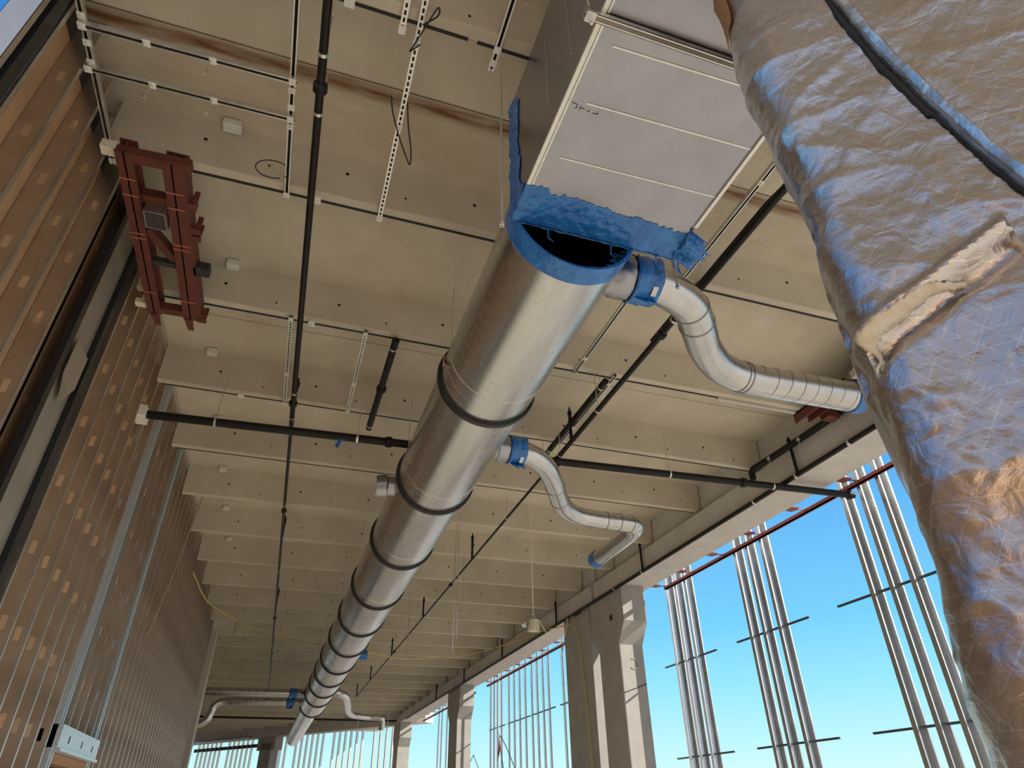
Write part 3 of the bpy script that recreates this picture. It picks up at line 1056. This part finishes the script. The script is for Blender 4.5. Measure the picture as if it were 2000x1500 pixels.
# ------------------------------------------------------------------ strut channels
def strut(mb, p, q, slots, down=True, w=0.041, h=0.041):
    """U channel from p to q (level); slots=True shows a slotted web on the underside"""
    p, q = Vector(p), Vector(q)
    d = (q-p).normalized()
    s = d.cross(Vector((0, 0, 1)))
    t = 0.004
    c = (p+q)/2
    L = (q-p).length/2
    zw = -h/2 if slots else h/2
    mb.obox(c+Vector((0, 0, zw)), d*L, s*(w/2), Vector((0, 0, t/2)))
    for k in (-1, 1):
        mb.obox(c+s*(k*(w/2-t/2)), d*L, s*(t/2), Vector((0, 0, h/2)))
        mb.obox(c+s*(k*(w/2-0.005))+Vector((0, 0, -zw)), d*L, s*0.005, Vector((0, 0, t/2)))
    if slots:
        mb.cur = 1
        n = int(2*L/0.051)
        for i in range(n):
            cc = p+d*(0.03+0.051*i)+Vector((0, 0, zw-t/2))
            mb.obox(cc, d*0.016, s*0.008, Vector((0, 0, 0.0012)))
        mb.cur = 0
    else:
        mb.cur = 1
        mb.obox(c+Vector((0, 0, zw-t)), d*(L-0.002), s*(w/2-t-0.001), Vector((0, 0, 0.001)))
        mb.cur = 0
    return mb


def strut_thing(label, p, q, slots, clips, rods=(), grp=None):
    t = thing('strut_channel', label, 'strut channel', Vector(p))
    strut(MB(), p, q, slots).build('channel', [M_STRUT, M_HOLE], t)
    p, q = Vector(p), Vector(q)
    d = (q-p).normalized()
    s = d.cross(Vector((0, 0, 1)))
    mb = MB()
    for f in clips:
        c = p.lerp(q, f)
        mb.piece().obox(c+Vector((0, 0, -0.025)), d*0.025, s*0.026, Vector((0, 0, 0.004)))
        mb.cyl(c+Vector((0, 0, -0.045)), c+Vector((0, 0, -0.02)), 0.010, 6)
    mb.build_each('square_washer', M_WHITE, t)
    for f in rods:
        c = p.lerp(q, f)
        MB().tube([c+Vector((0, 0, -0.02)), c+Vector((0, 0, -0.15)), c+Vector((0, 0, -0.155)), c+Vector((0, 0, -0.19))], [0.006, 0.006, 0.012, 0.012], 8).build('drop_rod', M_STRUT, t)
    return t


ZS = 6.178
strut_thing('open zinc strut left of the black pipe, right side of the rack frame', (-0.615, 1.6, ZS), (-0.615, 4.31, ZS), False, (0.60, 0.655, 0.72, 0.985))
strut_thing('zinc strut along the stud wall top, left side of the rack frame', (-2.0, 2.2, ZS), (-2.0, 4.38, ZS), False, (0.41, 0.50, 0.57, 0.98))
strut_thing('nearer cross strut of the rack frame between wall and black pipe', (-2.02, 3.14, 6.13), (-0.58, 3.12, 6.13), False, (0.02, 0.30, 0.60, 0.98), (0.29, 0.59))
strut_thing('farther cross strut of the rack frame, the one closer to the red bracket', (-2.04, 3.47, 6.13), (-0.58, 3.45, 6.13), False, (0.02, 0.31, 0.60, 0.98), (0.30, 0.59))
strut_thing('long slotted zinc strut with black cable loops, in front of the round duct', (0.205, 1.6, ZS), (0.205, 4.33, ZS), True, (0.36, 0.62, 0.985))
strut_thing('short slotted zinc strut at the top edge, left of the looped cable one', (0.09, 1.6, ZS), (0.09, 2.55, ZS), True, (0.96,))
strut_thing('zinc strut nearest the rectangular duct with a long rod below its end', (0.765, 1.5, ZS), (0.765, 2.62, ZS), False, (0.85, 0.94))
strut_thing('slotted strut between second and third rib, left of the black pipe', (-0.50, 6.02, ZS), (-0.50, 7.95, ZS), True, (0.02, 0.6, 0.98))
strut_thing('thin slotted strut between second and third rib, nearer the round duct', (0.32, 6.04, ZS), (0.32, 7.9, ZS), True, (0.02, 0.6, 0.98))
strut_thing('zinc strut emerging behind the foil toward the blue film flap', (3.31, 2.0, ZS), (3.31, 4.18, ZS), False, (0.40,))
strut_thing('zinc strut right of the round duct below the first branch collar', (2.91, 4.35, ZS), (2.91, 6.12, ZS), False, (0.80,))
strut_thing('zinc strut paired with the short black pipe right of the duct', (3.43, 6.0, ZS), (3.43, 7.92, ZS), False, (0.1, 0.72))

# small clips on ribs
for i, (x, y, lb) in enumerate(((-0.28, 2.47, 'pale beam clip on the nearest rib beside the black pipe'), (-0.36, 4.29, 'small beam clip on the rib right of the cable ring'), (-0.28, 6.11, 'small beam clip on the second rib by the black pipe'), (-1.05, 7.93, 'small beam clip on the third rib, off to the left'))):
    mb = MB().box((x-0.035, y-0.06, Z_RIB-0.03), (x+0.035, y+0.02, Z_RIB-0.002))
    mb.cyl((x, y-0.02, Z_RIB-0.06), (x, y-0.02, Z_RIB), 0.008, 6)
    tag(mb.build('beam_clip', M_WHITE), lb, 'clip')

# hanging threaded rods
for x, y, z0, z1, lb in ((0.795, 2.46, 4.38, 6.2, 'long threaded rod hanging left of the rectangular duct film'),
                         (2.28, 2.95, 4.72, 6.72, 'rod end poking out under the blue film flap'),
                         (2.78, 11.52, 3.86, 6.21, 'pair of thin rods hanging right of the duct, left of the work light'),
                         (3.42, 13.36, 5.0, 6.21, 'thin rod by the second sprinkler sprig right of the duct'),
                         (2.95, 17.0, 4.9, 6.21, 'faint thin rod farther down beside the round duct'),
                         (4.6, 29.75, 4.4, 6.21, 'thin rod above the small far S duct'),
                         (3.6, 31.57, 4.6, 6.21, 'thinnest rod in front of the far beam')):
    mb = MB().cyl((x, y, z0), (x, y, z1), 0.0065 if y < 5 else 0.009, 8)
    mb.cyl((x, y, z0), (x, y, z0+0.03), 0.014, 6)
    if 'pair' in lb:
        mb.cyl((x+0.07, y, z0+0.25), (x+0.05, y, z1), 0.008, 8)
    tag(mb.build('threaded_rod', M_STRUT), lb, 'rod')

# black cable loops
for pts, lb in (([(0.10, 3.02, 6.13), (0.14, 3.10, 6.02), (0.23, 3.28, 5.98), (0.30, 3.40, 5.96), (0.34, 3.47, 5.97), (0.33, 3.38, 6.02), (0.27, 3.2, 6.08), (0.23, 3.05, 6.14)], 'black cable loop dangling from the long slotted strut'),
                ([(0.22, 2.42, 6.12), (0.30, 2.30, 6.06), (0.29, 2.24, 6.05), (0.25, 2.36, 6.07), (0.19, 2.55, 6.08), (0.17, 2.62, 6.10), (0.23, 2.56, 6.12)], 'black cable tied round the long slotted strut near the top edge')):
    tag(MB().tube(spline(pts, 6), 0.006, 6).build('black_cable', M_CORD), lb, 'cable')
rg = [(-0.74+0.135*math.cos(a*math.pi/16), 4.03+0.02*math.sin(a*math.pi/16), 6.17+0.13*math.sin(a*math.pi/16)) for a in range(-3, 28)]
tag(MB().tube(rg, 0.005, 6).build('black_cable', M_CORD), 'thin black cable ring by the rack frame strut end', 'cable')

# white lifting blocks on the ribs
ring_words = ['nearest', 'second', 'third', 'fourth', 'fifth', 'sixth', 'seventh']
for i, (x, y) in enumerate(((-1.16, 4.10), (-1.20, 5.93), (-1.50, 7.74), (-1.49, 9.56), (-1.49, 11.38), (-1.49, 13.2), (-1.49, 15.02))):
    w = 0.075 if i == 0 else 0.06
    mb = MB().box((x-w, y-0.05, 6.63), (x+w, y+0.05, 6.70))
    mb.box((x-w*0.8, y-0.055, 6.64), (x-w*0.2, y-0.045, 6.69))
    tag(mb.build('foam_block', M_WHITE), 'white block in the slab corner at the left, %s from the camera' % ring_words[i], 'block', 'white blocks along the ribs')

# ------------------------------------------------------------------ red brackets
rb = thing('red_bracket', 'red primed steel bracket frame at the top of the stud wall', 'bracket', (-1.6, 5.2, 6.0))
def ibeam_y(mb, x0, x1, y0, y1, z0, z1):
    t = 0.012
    mb.box((x0, y0, z0), (x1, y1, z0+t))
    mb.box((x0, y0, z1-t), (x1, y1, z1))
    xm = (x0+x1)/2
    mb.box((xm-0.006, y0, z0), (xm+0.006, y1, z1))
MBa = MB(); ibeam_y(MBa, -1.575, -1.43, 4.12, 6.22, 6.03, 6.19)
MBa.box((-1.43, 4.12, 6.03), (-1.40, 6.22, 6.19))
MBa.build('steel_channel', M_RED, rb)
MBa = MB(); ibeam_y(MBa, -1.92, -1.79, 4.10, 6.22, 6.03, 6.19)
MBa.build('steel_channel', M_RED, rb)
mb = MB()
for y, z in ((4.16, 6.08), (4.62, 6.12), (6.16, 6.08)):
    mb.piece().bar((-1.92, y, z), (-1.36, y-0.02, z), 0.09, 0.09)
mb.piece().bar((-1.80, 5.0, 6.12), (-1.55, 5.45, 6.12), 0.08, 0.09)
mb.build_each('cross_angle', M_RED, rb)
mb = MB()
for x, y in ((-1.40, 4.55), (-1.39, 4.85), (-1.39, 4.95), (-1.41, 6.2)):
    mb.piece().box((x-0.02, y-0.05, 6.02), (x+0.06, y+0.02, 6.06))
    mb.box((x+0.03, y-0.08, 6.05), (x+0.07, y-0.05, 6.16))
mb.build_each('clip_angle', M_RED, rb)
mb = MB()
for x in (-1.53, -1.86):
    mb.piece().prism([(6.20, 6.10), (6.48, 6.08), (6.20, 6.01)], 'x', x-0.03, x+0.03)
mb.build_each('gusset_tip', M_RED, rb)
mb = MB()
for y in (4.42, 4.60, 5.06, 5.12, 5.9):
    mb.piece().box((-1.575, y, 6.022), (-1.43, y+0.012, 6.03))
    mb.piece().box((-1.92, y-0.05, 6.022), (-1.80, y-0.038, 6.03))
mb.build_each('weld_strip', mat('pale_weld', (0.45, 0.14, 0.08), rough=0.5), rb)
mb = MB().box((-1.42, 5.34, 6.03), (-1.28, 5.46, 6.12))
mb.box((-1.80, 5.38, 6.05), (-1.42, 5.44, 6.11))
mb.build('dark_bolt_plate', M_DARK, rb)
mb = MB()
x0, x1, y0, y1 = -1.76, -1.59, 4.66, 4.86
for p, q in (((x0, y0), (x1, y0)), ((x1, y0), (x1, y1)), ((x1, y1), (x0, y1)), ((x0, y1), (x0, y0))):
    mb.bar((*p, 6.10), (*q, 6.10), 0.012, 0.24)
tag(mb.build('square_sleeve', M_XSTUD, rb), 'bright square steel sleeve')
MB().box((-2.04, 4.12, 6.08), (-1.92, 4.22, 6.16)).build('wood_shim', M_WOOL, rb)
MB().box((-2.04, 6.10, 6.06), (-1.93, 6.18, 6.12)).build('wood_shim', M_WOOL, rb)

rb = thing('red_bracket', 'red primed steel bracket on the beam ledge behind the first branch duct', 'bracket', (6.6, 5.6, 6.1))
mb = MB().box((6.28, 5.2, 6.17), (6.46, 6.15, 6.19))
mb.box((6.28, 5.2, 6.05), (6.30, 6.18, 6.19))
mb.box((6.44, 5.2, 6.05), (6.46, 6.10, 6.19))
mb.build('steel_channel', M_RED, rb)
MB().box((6.46, 5.5, 6.03), (6.86, 5.62, 6.19)).build('cross_angle', M_RED, rb)
MB().box((6.50, 5.80, 6.0), (6.70, 5.94, 6.18)).build('end_plate', M_RED, rb)
MB().bar((6.45, 4.5, 6.28), (6.80, 5.35, 6.28), 0.28, 0.18).build('brace_tube', M_DARK, rb)
MB().bar((6.28, 4.42, 6.24), (6.45, 5.18, 6.24), 0.10, 0.10).build('wood_block', M_POST, rb)
# batten on rib three near it
o = MB().box((5.0, 6.09, 6.165), (6.25, 6.13, 6.195)).build('wood_batten', M_POST)
tag(o, 'pale batten along the rib left of the ledge red bracket', 'batten')

# ------------------------------------------------------------------ exterior framing on the open side
rail = thing('red_rail', 'thin red steel rail outside the nearest beam with red outrigger plates', 'rail', (8.06, 4.0, 5.70))
def rail_build(t, y0, y1, clips):
    mb = MB().box((8.02, y0, 5.74), (8.07, y1, 5.80))
    mb.box((8.02, y0, 5.74), (8.10, y1, 5.748))
    mb.build('angle_rail', M_RAIL, t)
    for y in clips:
        mb = MB().prism([(7.56, y-0.07), (7.80, y-0.10), (7.84, y), (7.80, y+0.10), (7.56, y+0.07)], 'z', 5.752, 5.766)
        mb.box((7.74, y-0.03, 5.766), (7.75, y+0.03, 5.95))
        mb.bar((7.80, y, 5.762), (8.04, y, 5.78), 0.03, 0.012)
        mb.build('outrigger_plate', M_RAIL, t)
rail_build(rail, -3.0, 13.0, (3.4, 4.6, 5.8, 7.0, 8.21, 9.4, 10.61, 11.75, 12.86))
rail = thing('red_rail', 'thin red steel rail outside the second beam, beyond the double column', 'rail', (8.06, 22, 5.70))
rail_build(rail, 16.4, 27.2, [16.5+1.2*i for i in range(9)])
rail = thing('red_rail', 'far red steel rail outside the third beam', 'rail', (8.06, 34, 5.70))
rail_build(rail, 28.9, 39.5, [29.5+1.2*i for i in range(8)])


def xstud(y, depth=0.19, fl=0.075, name='steel_stud'):
    """C stud open toward the camera: web on the far side, flanges with returned lips"""
    mb = MB()
    t = 0.004
    x0, x1 = 8.10, 8.10+depth
    z0, z1 = 0.0, 6.75
    lip = min(0.02, depth*0.25)
    mb.box((x0, y+fl-t, z0), (x1, y+fl, z1))
    mb.box((x0, y, z0), (x0+t, y+fl, z1))
    mb.box((x1-t, y, z0), (x1, y+fl, z1))
    mb.box((x0, y, z0), (x0+lip, y+t, z1))
    mb.box((x1-lip, y, z0), (x1, y+t, z1))
    return mb.build(name, M_XSTUD, origin=(8.10+depth/2, y, 0))


sets = [((6.70, 7.07, 7.43), 'nearest trio by the foil'), ((9.56, 9.98, 10.36), 'middle trio'), ((12.22, 12.62, 13.0), 'trio beside the bracketed column')]
side3 = ['rightmost', 'middle one', 'leftmost']
x0s = None
for ys_, lb in sets:
    for j, y in enumerate(ys_):
        if x0s is None:
            x0s = xstud(y)
            o = x0s
            y_first = y
        else:
            o = x0s.copy()
            COL.objects.link(o)
            o.location.y += y-y_first
        tag(o, 'tall bright steel stud, %s of the %s' % (side3[j], lb), 'stud', 'steel studs outside the open side')
quad_sets = [((19.45,), 'lone stud just left of the corded column'), ((20.65, 21.15, 21.68, 22.2), 'first cluster past the corded column'), ((22.85, 23.45, 24.05, 24.65), 'second cluster past the corded column'), ((25.55, 26.05, 26.5, 26.95), 'third cluster past the corded column'), ((33.0, 33.6, 34.2, 35.3, 36.0), 'cluster between the farthest columns')]
side5 = ['rightmost', 'second from right', 'third from right', 'fourth from right', 'fifth from right']
x0s = xstud(19.45, 0.07, 0.035)
y_first = 19.45
first_far = True
for ys_, lb in quad_sets:
    for j, y in enumerate(ys_):
        if first_far:
            o, first_far = x0s, False
        else:
            o = x0s.copy()
            COL.objects.link(o)
            o.location.y += y-y_first
        tag(o, 'thin steel stud, %s' % lb if len(ys_) == 1 else 'thin steel stud, %s of the %s' % (side5[j], lb), 'stud', 'steel studs outside the open side')


def bar_(y0, y1, z, lb):
    mb = MB().box((8.17, y0, z-0.004), (8.20, y1, z))
    mb.box((8.17, y0, z-0.03), (8.174, y1, z))
    mb.box((8.196, y0, z-0.03), (8.20, y1, z))
    tag(mb.build('bridging_bar', M_PIPE2), lb, 'bar', 'bridging bars through the studs')


M_PIPE2 = mat('dull_bridging_steel', (0.10, 0.12, 0.14), rough=0.5, metal=0.6)
for z, w in ((4.22, 'upper'), (2.46, 'lower')):
    bar_(6.40, 8.27, z, '%s bridging bar through the nearest stud trio' % w)
    bar_(8.95, 10.95, z, '%s bridging bar through the middle stud trio' % w)
    bar_(11.65, 13.65, z, '%s bridging bar through the stud trio by the bracketed column' % w)
for a, b, w in ((19.0, 19.9, 'lone stud'), (20.3, 22.5, 'first far stud cluster'), (22.6, 25.0, 'second far stud cluster'), (25.3, 27.3, 'third far stud cluster')):
    bar_(a, b, 4.22, 'short bridging bar through the %s' % w)

# studs of the far end, against the sky
f0 = None
for i in range(40):
    x = -5.2+0.30*i
    if i % 7 == 6:
        continue
    p = farpt(x, 1.0)
    if f0 is None:
        mb = MB().obox((p.x, p.y, 3.2), d_far*0.025, n_far*0.08, (0, 0, 3.2))
        f0 = mb.build('end_stud', M_STUD, origin=(p.x, p.y, 0))
        o = f0
    else:
        o = f0.copy()
        COL.objects.link(o)
        o.location = (p.x, p.y, 0)
    tag(o, 'thin stud standing against the sky beyond the far end beam', 'stud', 'studs beyond the far end')
a, b = farpt(-5.5, 1.0), farpt(-0.9, 1.0)
o = MB().bar((a.x, a.y, 5.40), (b.x, b.y, 5.40), 0.1, 0.2).build('end_track', M_DARK)
tag(o, 'dark horizontal track across the far studs at the left', 'track')

# ------------------------------------------------------------------ cords, lamp
yc = [(-2.03, 14.9, 5.85), (-1.85, 17.2, 5.83), (-1.35, 19.7, 6.05), (-1.05, 19.9, 5.95), (-0.15, 20.6, 5.88), (0.6, 20.3, 5.66), (1.3, 20.2, 5.58), (2.3, 20.5, 5.55), (3.6, 21.5, 5.58), (5.4, 22.8, 5.95), (6.3, 22.3, 6.05), (6.78, 20.0, 5.95), (6.80, 18.0, 5.80), (6.80, 15.7, 5.50)]
tag(MB().tube(spline(yc, 6), 0.016, 6).build('yellow_cord', M_YEL), 'yellow extension cord swagged across the hall under the ribs', 'cord')
yc = [(6.80, 15.6, 5.75), (6.82, 15.45, 5.50), (6.84, 15.2, 4.6), (6.85, 15.05, 3.2), (6.85, 14.95, 1.5), (6.86, 14.9, 0.1)]
tag(MB().tube(spline(yc, 6), 0.013, 6).build('yellow_cord', M_YEL), 'yellow cord hanging down the plain concrete column', 'cord')
tag(MB().tube(spline([(6.80, 15.8, 5.7), (6.80, 15.9, 5.45), (6.83, 16.2, 5.15), (6.86, 16.45, 4.85)], 6), 0.012, 6).build('yellow_cord', M_WOOL), 'pale cord loop on the left edge of the plain column head', 'cord')
lamp = thing('work_light', 'cream ribbed work light hanging on a cord in front of the beam', 'lamp', (3.78, 10.0, 3.9))
LX, LY, LZ = 4.22, 11.35, 4.36
LX = 4.22
MB().tube([(LX, LY, LZ+0.20), (LX, LY, 6.71)], 0.010, 8).build('cord', M_WOOL, lamp)
mb = MB().tube([(LX, LY, LZ+0.11), (LX, LY, LZ+0.10), (LX, LY, LZ-0.06), (LX, LY, LZ-0.09)], [0.05, 0.085, 0.10, 0.085], 20)
mb.build('housing', M_CREAM, lamp)
mb = MB()
for i in range(14):
    th = 2*math.pi*i/14
    mb.piece().bar((LX+0.098*math.cos(th), LY+0.098*math.sin(th), LZ-0.10), (LX+0.095*math.cos(th), LY+0.095*math.sin(th), LZ+0.06), 0.012, 0.02, (math.cos(th), math.sin(th), 0))
mb.build_each('cooling_fin', M_CREAM, lamp)
hk = [(LX+0.03*math.cos(a*math.pi/8), LY, LZ+0.17+0.03*math.sin(a*math.pi/8)) for a in range(-3, 13)]
MB().tube(hk, 0.007, 6).build('hook', M_STRUT, lamp)
MB().tube(spline([(LX+0.04, LY, LZ+0.11), (LX+0.12, LY, LZ+0.09), (LX+0.17, LY-0.02, LZ-0.02), (LX+0.25, LY-0.05, LZ-0.16)], 6), 0.008, 6).build('power_lead', M_WOOL, lamp)
mb = MB().tube([(LX-0.15, LY, LZ+0.04), (LX-0.19, LY-0.02, LZ-0.02)], [0.03, 0.045], 12)
mb.build('lens_head', M_GLASS, lamp)
MB().tube([(LX-0.17, LY-0.01, LZ+0.01), (LX-0.08, LY, LZ+0.03)], 0.012, 6).build('arm', M_DARK, lamp)
# dark safety line with red flags
sw = [(7.9, 29.6, 2.9), (7.9, 28.6, 3.4), (7.9, 28.3, 3.3), (7.9, 26.5, 2.2), (7.9, 25.2, 2.05), (7.9, 24.6, 2.6), (7.62, 24.15, 3.75), (7.9, 23.0, 2.4), (7.9, 22.2, 1.2)]
tag(MB().tube(spline(sw, 8), 0.014, 6).build('safety_line', M_CORD), 'dark safety line sagging across the sky with a peak left of the columns', 'rope')
mb = MB().prism([(24.15, 3.78), (24.3, 3.2), (24.4, 3.0), (24.1, 3.3)], 'x', 7.60, 7.62)
tag(mb.build('red_flag', M_ROPE), 'red ribbon tied at the peak of the sagging line', 'flag')
mb = MB().prism([(25.9, 2.1), (26.3, 1.5), (26.4, 1.2), (26.1, 1.7)], 'x', 7.88, 7.9)
tag(mb.build('red_flag', M_ROPE), 'red ribbon on the low sag of the safety line', 'flag')
tag(MB().cyl((7.58, 24.2, 3.75), (7.58, 24.2, 5.74), 0.012, 6).build('drop_cord', M_WOOL), 'pale cord dropping from the beam to the red ribbon', 'cord')
# diagonal brace on the stud wall
mb = MB().bar((-1.90, 12.75, 6.95-0.3), (-1.98, 12.2, 4.9), 0.03, 0.03)
mb.bar((-1.98, 12.2, 4.9), (-2.02, 11.75, 3.95), 0.036, 0.03)
tag(mb.build('wall_brace', M_STRUT), 'thin pale diagonal brace leaning on the stud wall', 'brace')
# small stubs hanging off far ribs at the left
for i, (x, y) in enumerate(((-1.35, 20.64), (-1.75, 24.28), (-1.4, 26.1), (-0.25, 22.46), (0.05, 31.57))):
    o = MB().tube([(x, y, 6.2), (x+0.02, y-0.15, 5.78)], 0.022, 6).build('strut_stub', M_STRUT)
    tag(o, 'small pale stub hanging from a far rib at the left, %s one going away' % ORD[i], 'stub', 'stubs on the far ribs')

# ------------------------------------------------------------------ foil wrapped riser
riser = thing('wrapped_riser', 'big crinkled foil wrapped vertical duct close by on the right', 'wrapped duct', (1.8, 0.85, 0.0))
Lc = Vector((1.323, 1.053))
nf = Vector((-0.80, -0.60))
tf = Vector((0.60, -0.80))
RW, RDp, RC = 0.95, 0.70, 0.13


def perim(s):
    """closed rounded rectangle; s in metres from the left silhouette point across the face"""
    segs = []
    # corner arc start: left side -> face
    arc = RC*math.pi/2
    w, d_ = RW-2*RC, RDp-2*RC
    tot = 2*w+2*d_+4*arc
    s = s % tot
    O = Lc + nf*0.0
    def at(a, b, na, nb):
        return O+tf*a-nf*b, (tf*na+nf*nb)
    # local frame: a along face, b depth behind face plane
    seq = [('arc', RC, RC, math.pi, math.pi/2), ('line', RC, 0, RW-RC, 0), ('arc', RW-RC, RC, math.pi/2, 0), ('line', RW, RC, RW, RDp-RC),
           ('arc', RW-RC, RDp-RC, 0, -math.pi/2), ('line', RW-RC, RDp, RC, RDp), ('arc', RC, RDp-RC, -math.pi/2, -math.pi), ('line', 0, RDp-RC, 0, RC)]
    for q in seq:
        L = arc if q[0] == 'arc' else math.hypot(q[3]-q[1], q[4]-q[2])
        if s <= L:
            f = s/L
            if q[0] == 'arc':
                th = q[3]+(q[4]-q[3])*f
                return at(q[1]+RC*math.cos(th), q[2]-RC*math.sin(th), math.cos(th), math.sin(th))
            a = q[1]+(q[3]-q[1])*f
            b = q[2]+(q[4]-q[2])*f
            nn = {(1, 0): (0, 1), (0, 1): (1, 0), (-1, 0): (0, -1), (0, -1): (-1, 0)}[(int(math.copysign(1, q[3]-q[1])) if abs(q[3]-q[1]) > 1e-6 else 0, int(math.copysign(1, q[4]-q[2])) if abs(q[4]-q[2]) > 1e-6 else 0)]
            return at(a, b, *nn)
        s -= L
    return at(0, RC, -1, 0)


TOT = 2*(RW-2*RC)+2*(RDp-2*RC)+2*math.pi*RC


def ridge(x):
    return 1-abs(2*(x % 1.0)-1)


def foil_h(a, z):
    """outward relief of the facing at a metres across the face and height z"""
    w = noise.noise((a*2.1, z*2.1, 4.0))*0.35
    h = 0.030*noise.noise((a*2.0, z*1.3, 0.7))
    # diagonal pulls running up to the right, as if cinched at the right edge
    k = z*0.9-a*0.62
    amp = 0.25+1.1*max(0, noise.noise((a*2.6, z*1.7, 9))+0.25)
    h += 0.016*(ridge(k*2.7+w*2.0)**2-0.4)*amp
    h += 0.010*(1-abs(noise.noise((a*3+k*2.2, z*3.2, 2.2))))**5
    # finer crinkle only in patches
    cr_ = max(0, noise.noise((a*2.4+3, z*1.9, 5.1))+0.15)
    h += (cr_+0.25)*(0.011*abs(noise.noise((a*8+w*3, z*7, 5.5)))+0.007*abs(noise.noise((a*17+w*4, z*15, 1.1)))+0.003*noise.noise((a*38, z*34, 3.3)))
    # deep cinch fold where the facing is torn
    dk = (z-2.68)-(a-0.02)*0.42
    if -0.02 < a < 0.42:
        h += 0.026*math.exp(-(dk/0.026)**2)-0.035*math.exp(-((dk+0.06)/0.035)**2)
    return h


NS, NZ = 300, 460
Z0, Z1 = 0.02, 4.88
vs, fs, uvs = [], [], []
S_FACE = 0.55*TOT
for j in range(NZ+1):
    z = Z0+(Z1-Z0)*j/NZ
    bul = 0.02*math.sin(z*1.7+0.4)+0.012*math.sin(z*5.1)
    for i in range(NS):
        f = i/NS
        # denser sampling across the part that faces the hall
        s = TOT*(f*0.62/0.5 if False else f)
        (p, nn) = perim(s)
        a = s-RC*math.pi/4
        h = foil_h(a, z)+bul
        vs.append((p.x+nn.x*h, p.y+nn.y*h, z))
        uvs.append((a, z))
for j in range(NZ):
    for i in range(NS):
        i2 = (i+1) % NS
        fs.append((j*NS+i, j*NS+i2, (j+1)*NS+i2, (j+1)*NS+i))
mb = MB().add(vs, fs)
fo = mb.build('foil_facing', M_FOIL, riser)
me = fo.data
ul = me.uv_layers.new(name='UVMap')
me.polygons.foreach_set('use_smooth', [True]*len(me.polygons))
for poly in me.polygons:
    li = list(poly.loop_indices)
    vi = [me.loops[q].vertex_index for q in li]
    for q, w in zip(li, vi):
        u = uvs[w]
        if u[0] < 0.3 and any(uvs[x][0] > TOT*0.7 for x in vi):
            u = (u[0]+TOT, u[1])
        ul.data[q].uv = u


def on_face(a, z, off=0.0):
    """point on the riser face; a is measured from the left silhouette"""
    s = a+RC*math.pi/4
    p, nn = perim(s)
    h = foil_h(a, z)+0.02*math.sin(z*1.7+0.4)+0.012*math.sin(z*5.1)+off
    return Vector((p.x+nn.x*h, p.y+nn.y*h, z))


def fz(z):
    return 1.6+(z-1.6)*1.35


# stapled flap seam: dark slit under a turned up foil lip
seam = [(0.223, 3.452), (0.254, 3.167), (0.297, 2.906), (0.324, 2.749), (0.364, 2.542), (0.45, 2.30)]
seam = [(a*1.35, fz(z)) for a, z in seam]
fine = [Vector((p.x, p.y, 0)) for p in spline([(a, z, 0) for a, z in seam], 12)]
lip = MB()
vs, fs = [], []
for i, p in enumerate(fine):
    w = 0.045*min(1, i/6+0.2)+0.008*noise.noise((i*0.4, 0, 0))
    for k_, (da, of) in enumerate(((0.0, 0.012), (0.35, 0.030), (0.75, 0.036), (1.0, 0.018))):
        vs.append(on_face(p.x+w*da*0.85, p.y+w*da*0.5, of))
for i in range(len(fine)-1):
    for k_ in range(3):
        a = i*4+k_
        fs.append((a, a+1, a+5, a+4))
lip.add(vs, fs)
solid(lip.build('seam_flap', M_FOIL, riser), 0.003)
slit = MB()
vs, fs = [], []
for i, p in enumerate(fine):
    w = (0.030 if i < 26 else 0.012)*(0.6+0.5*abs(noise.noise((i*0.3, 2, 0))))*min(1, i/5+0.15)
    vs.append(on_face(p.x+0.002, p.y+0.001, 0.011))
    vs.append(on_face(p.x-w*0.85, p.y-w*0.5, 0.006))
for i in range(len(fine)-1):
    a = i*2
    fs.append((a, a+1, a+3, a+2))
slit.add(vs, fs)
solid(slit.build('seam_slit', M_DARK, riser), 0.002)
# torn white facing along the cinch fold
tear = [(0.000, 2.315, 0.016), (0.003, 2.372, 0.030), (0.03, 2.394, 0.026), (0.08, 2.410, 0.022), (0.13, 2.432, 0.018), (0.165, 2.440, 0.014), (0.20, 2.438, 0.011), (0.235, 2.434, 0.004)]
vs, fs = [], []
pts = spline([(a*1.35, fz(z), w*1.35) for a, z, w in tear], 8)
for i, p in enumerate(pts):
    jag = 0.010*noise.noise((i*0.55, 7, 0))
    for k_, q in enumerate((-0.5, -0.2, 0.2, 0.5)):
        vs.append(on_face(p.x-0.006*q, p.y+(p.z+jag)*q, 0.010+0.012*(1-abs(q)*1.6)+0.006*noise.noise((i*0.3, q*4, 3))))
for i in range(len(pts)-1):
    for k_ in range(3):
        a = i*4+k_
        fs.append((a, a+1, a+5, a+4))
tr = MB().add(vs, fs).build('torn_facing', M_WOOL, riser)
solid(tr, 0.003)
tag(tr, 'torn white insulation showing through')
# kraft backing peeping out at the top left edge
vs, fs = [], []
for i in range(9):
    z = fz(3.62+0.03*i)
    for a in (-0.10, -0.045, 0.0):
        vs.append(on_face(a, z, 0.016))
for i in range(8):
    for k_ in range(2):
        a = i*3+k_
        fs.append((a, a+1, a+4, a+3))
solid(MB().add(vs, fs).build('kraft_edge', M_KRAFT, riser), 0.003)
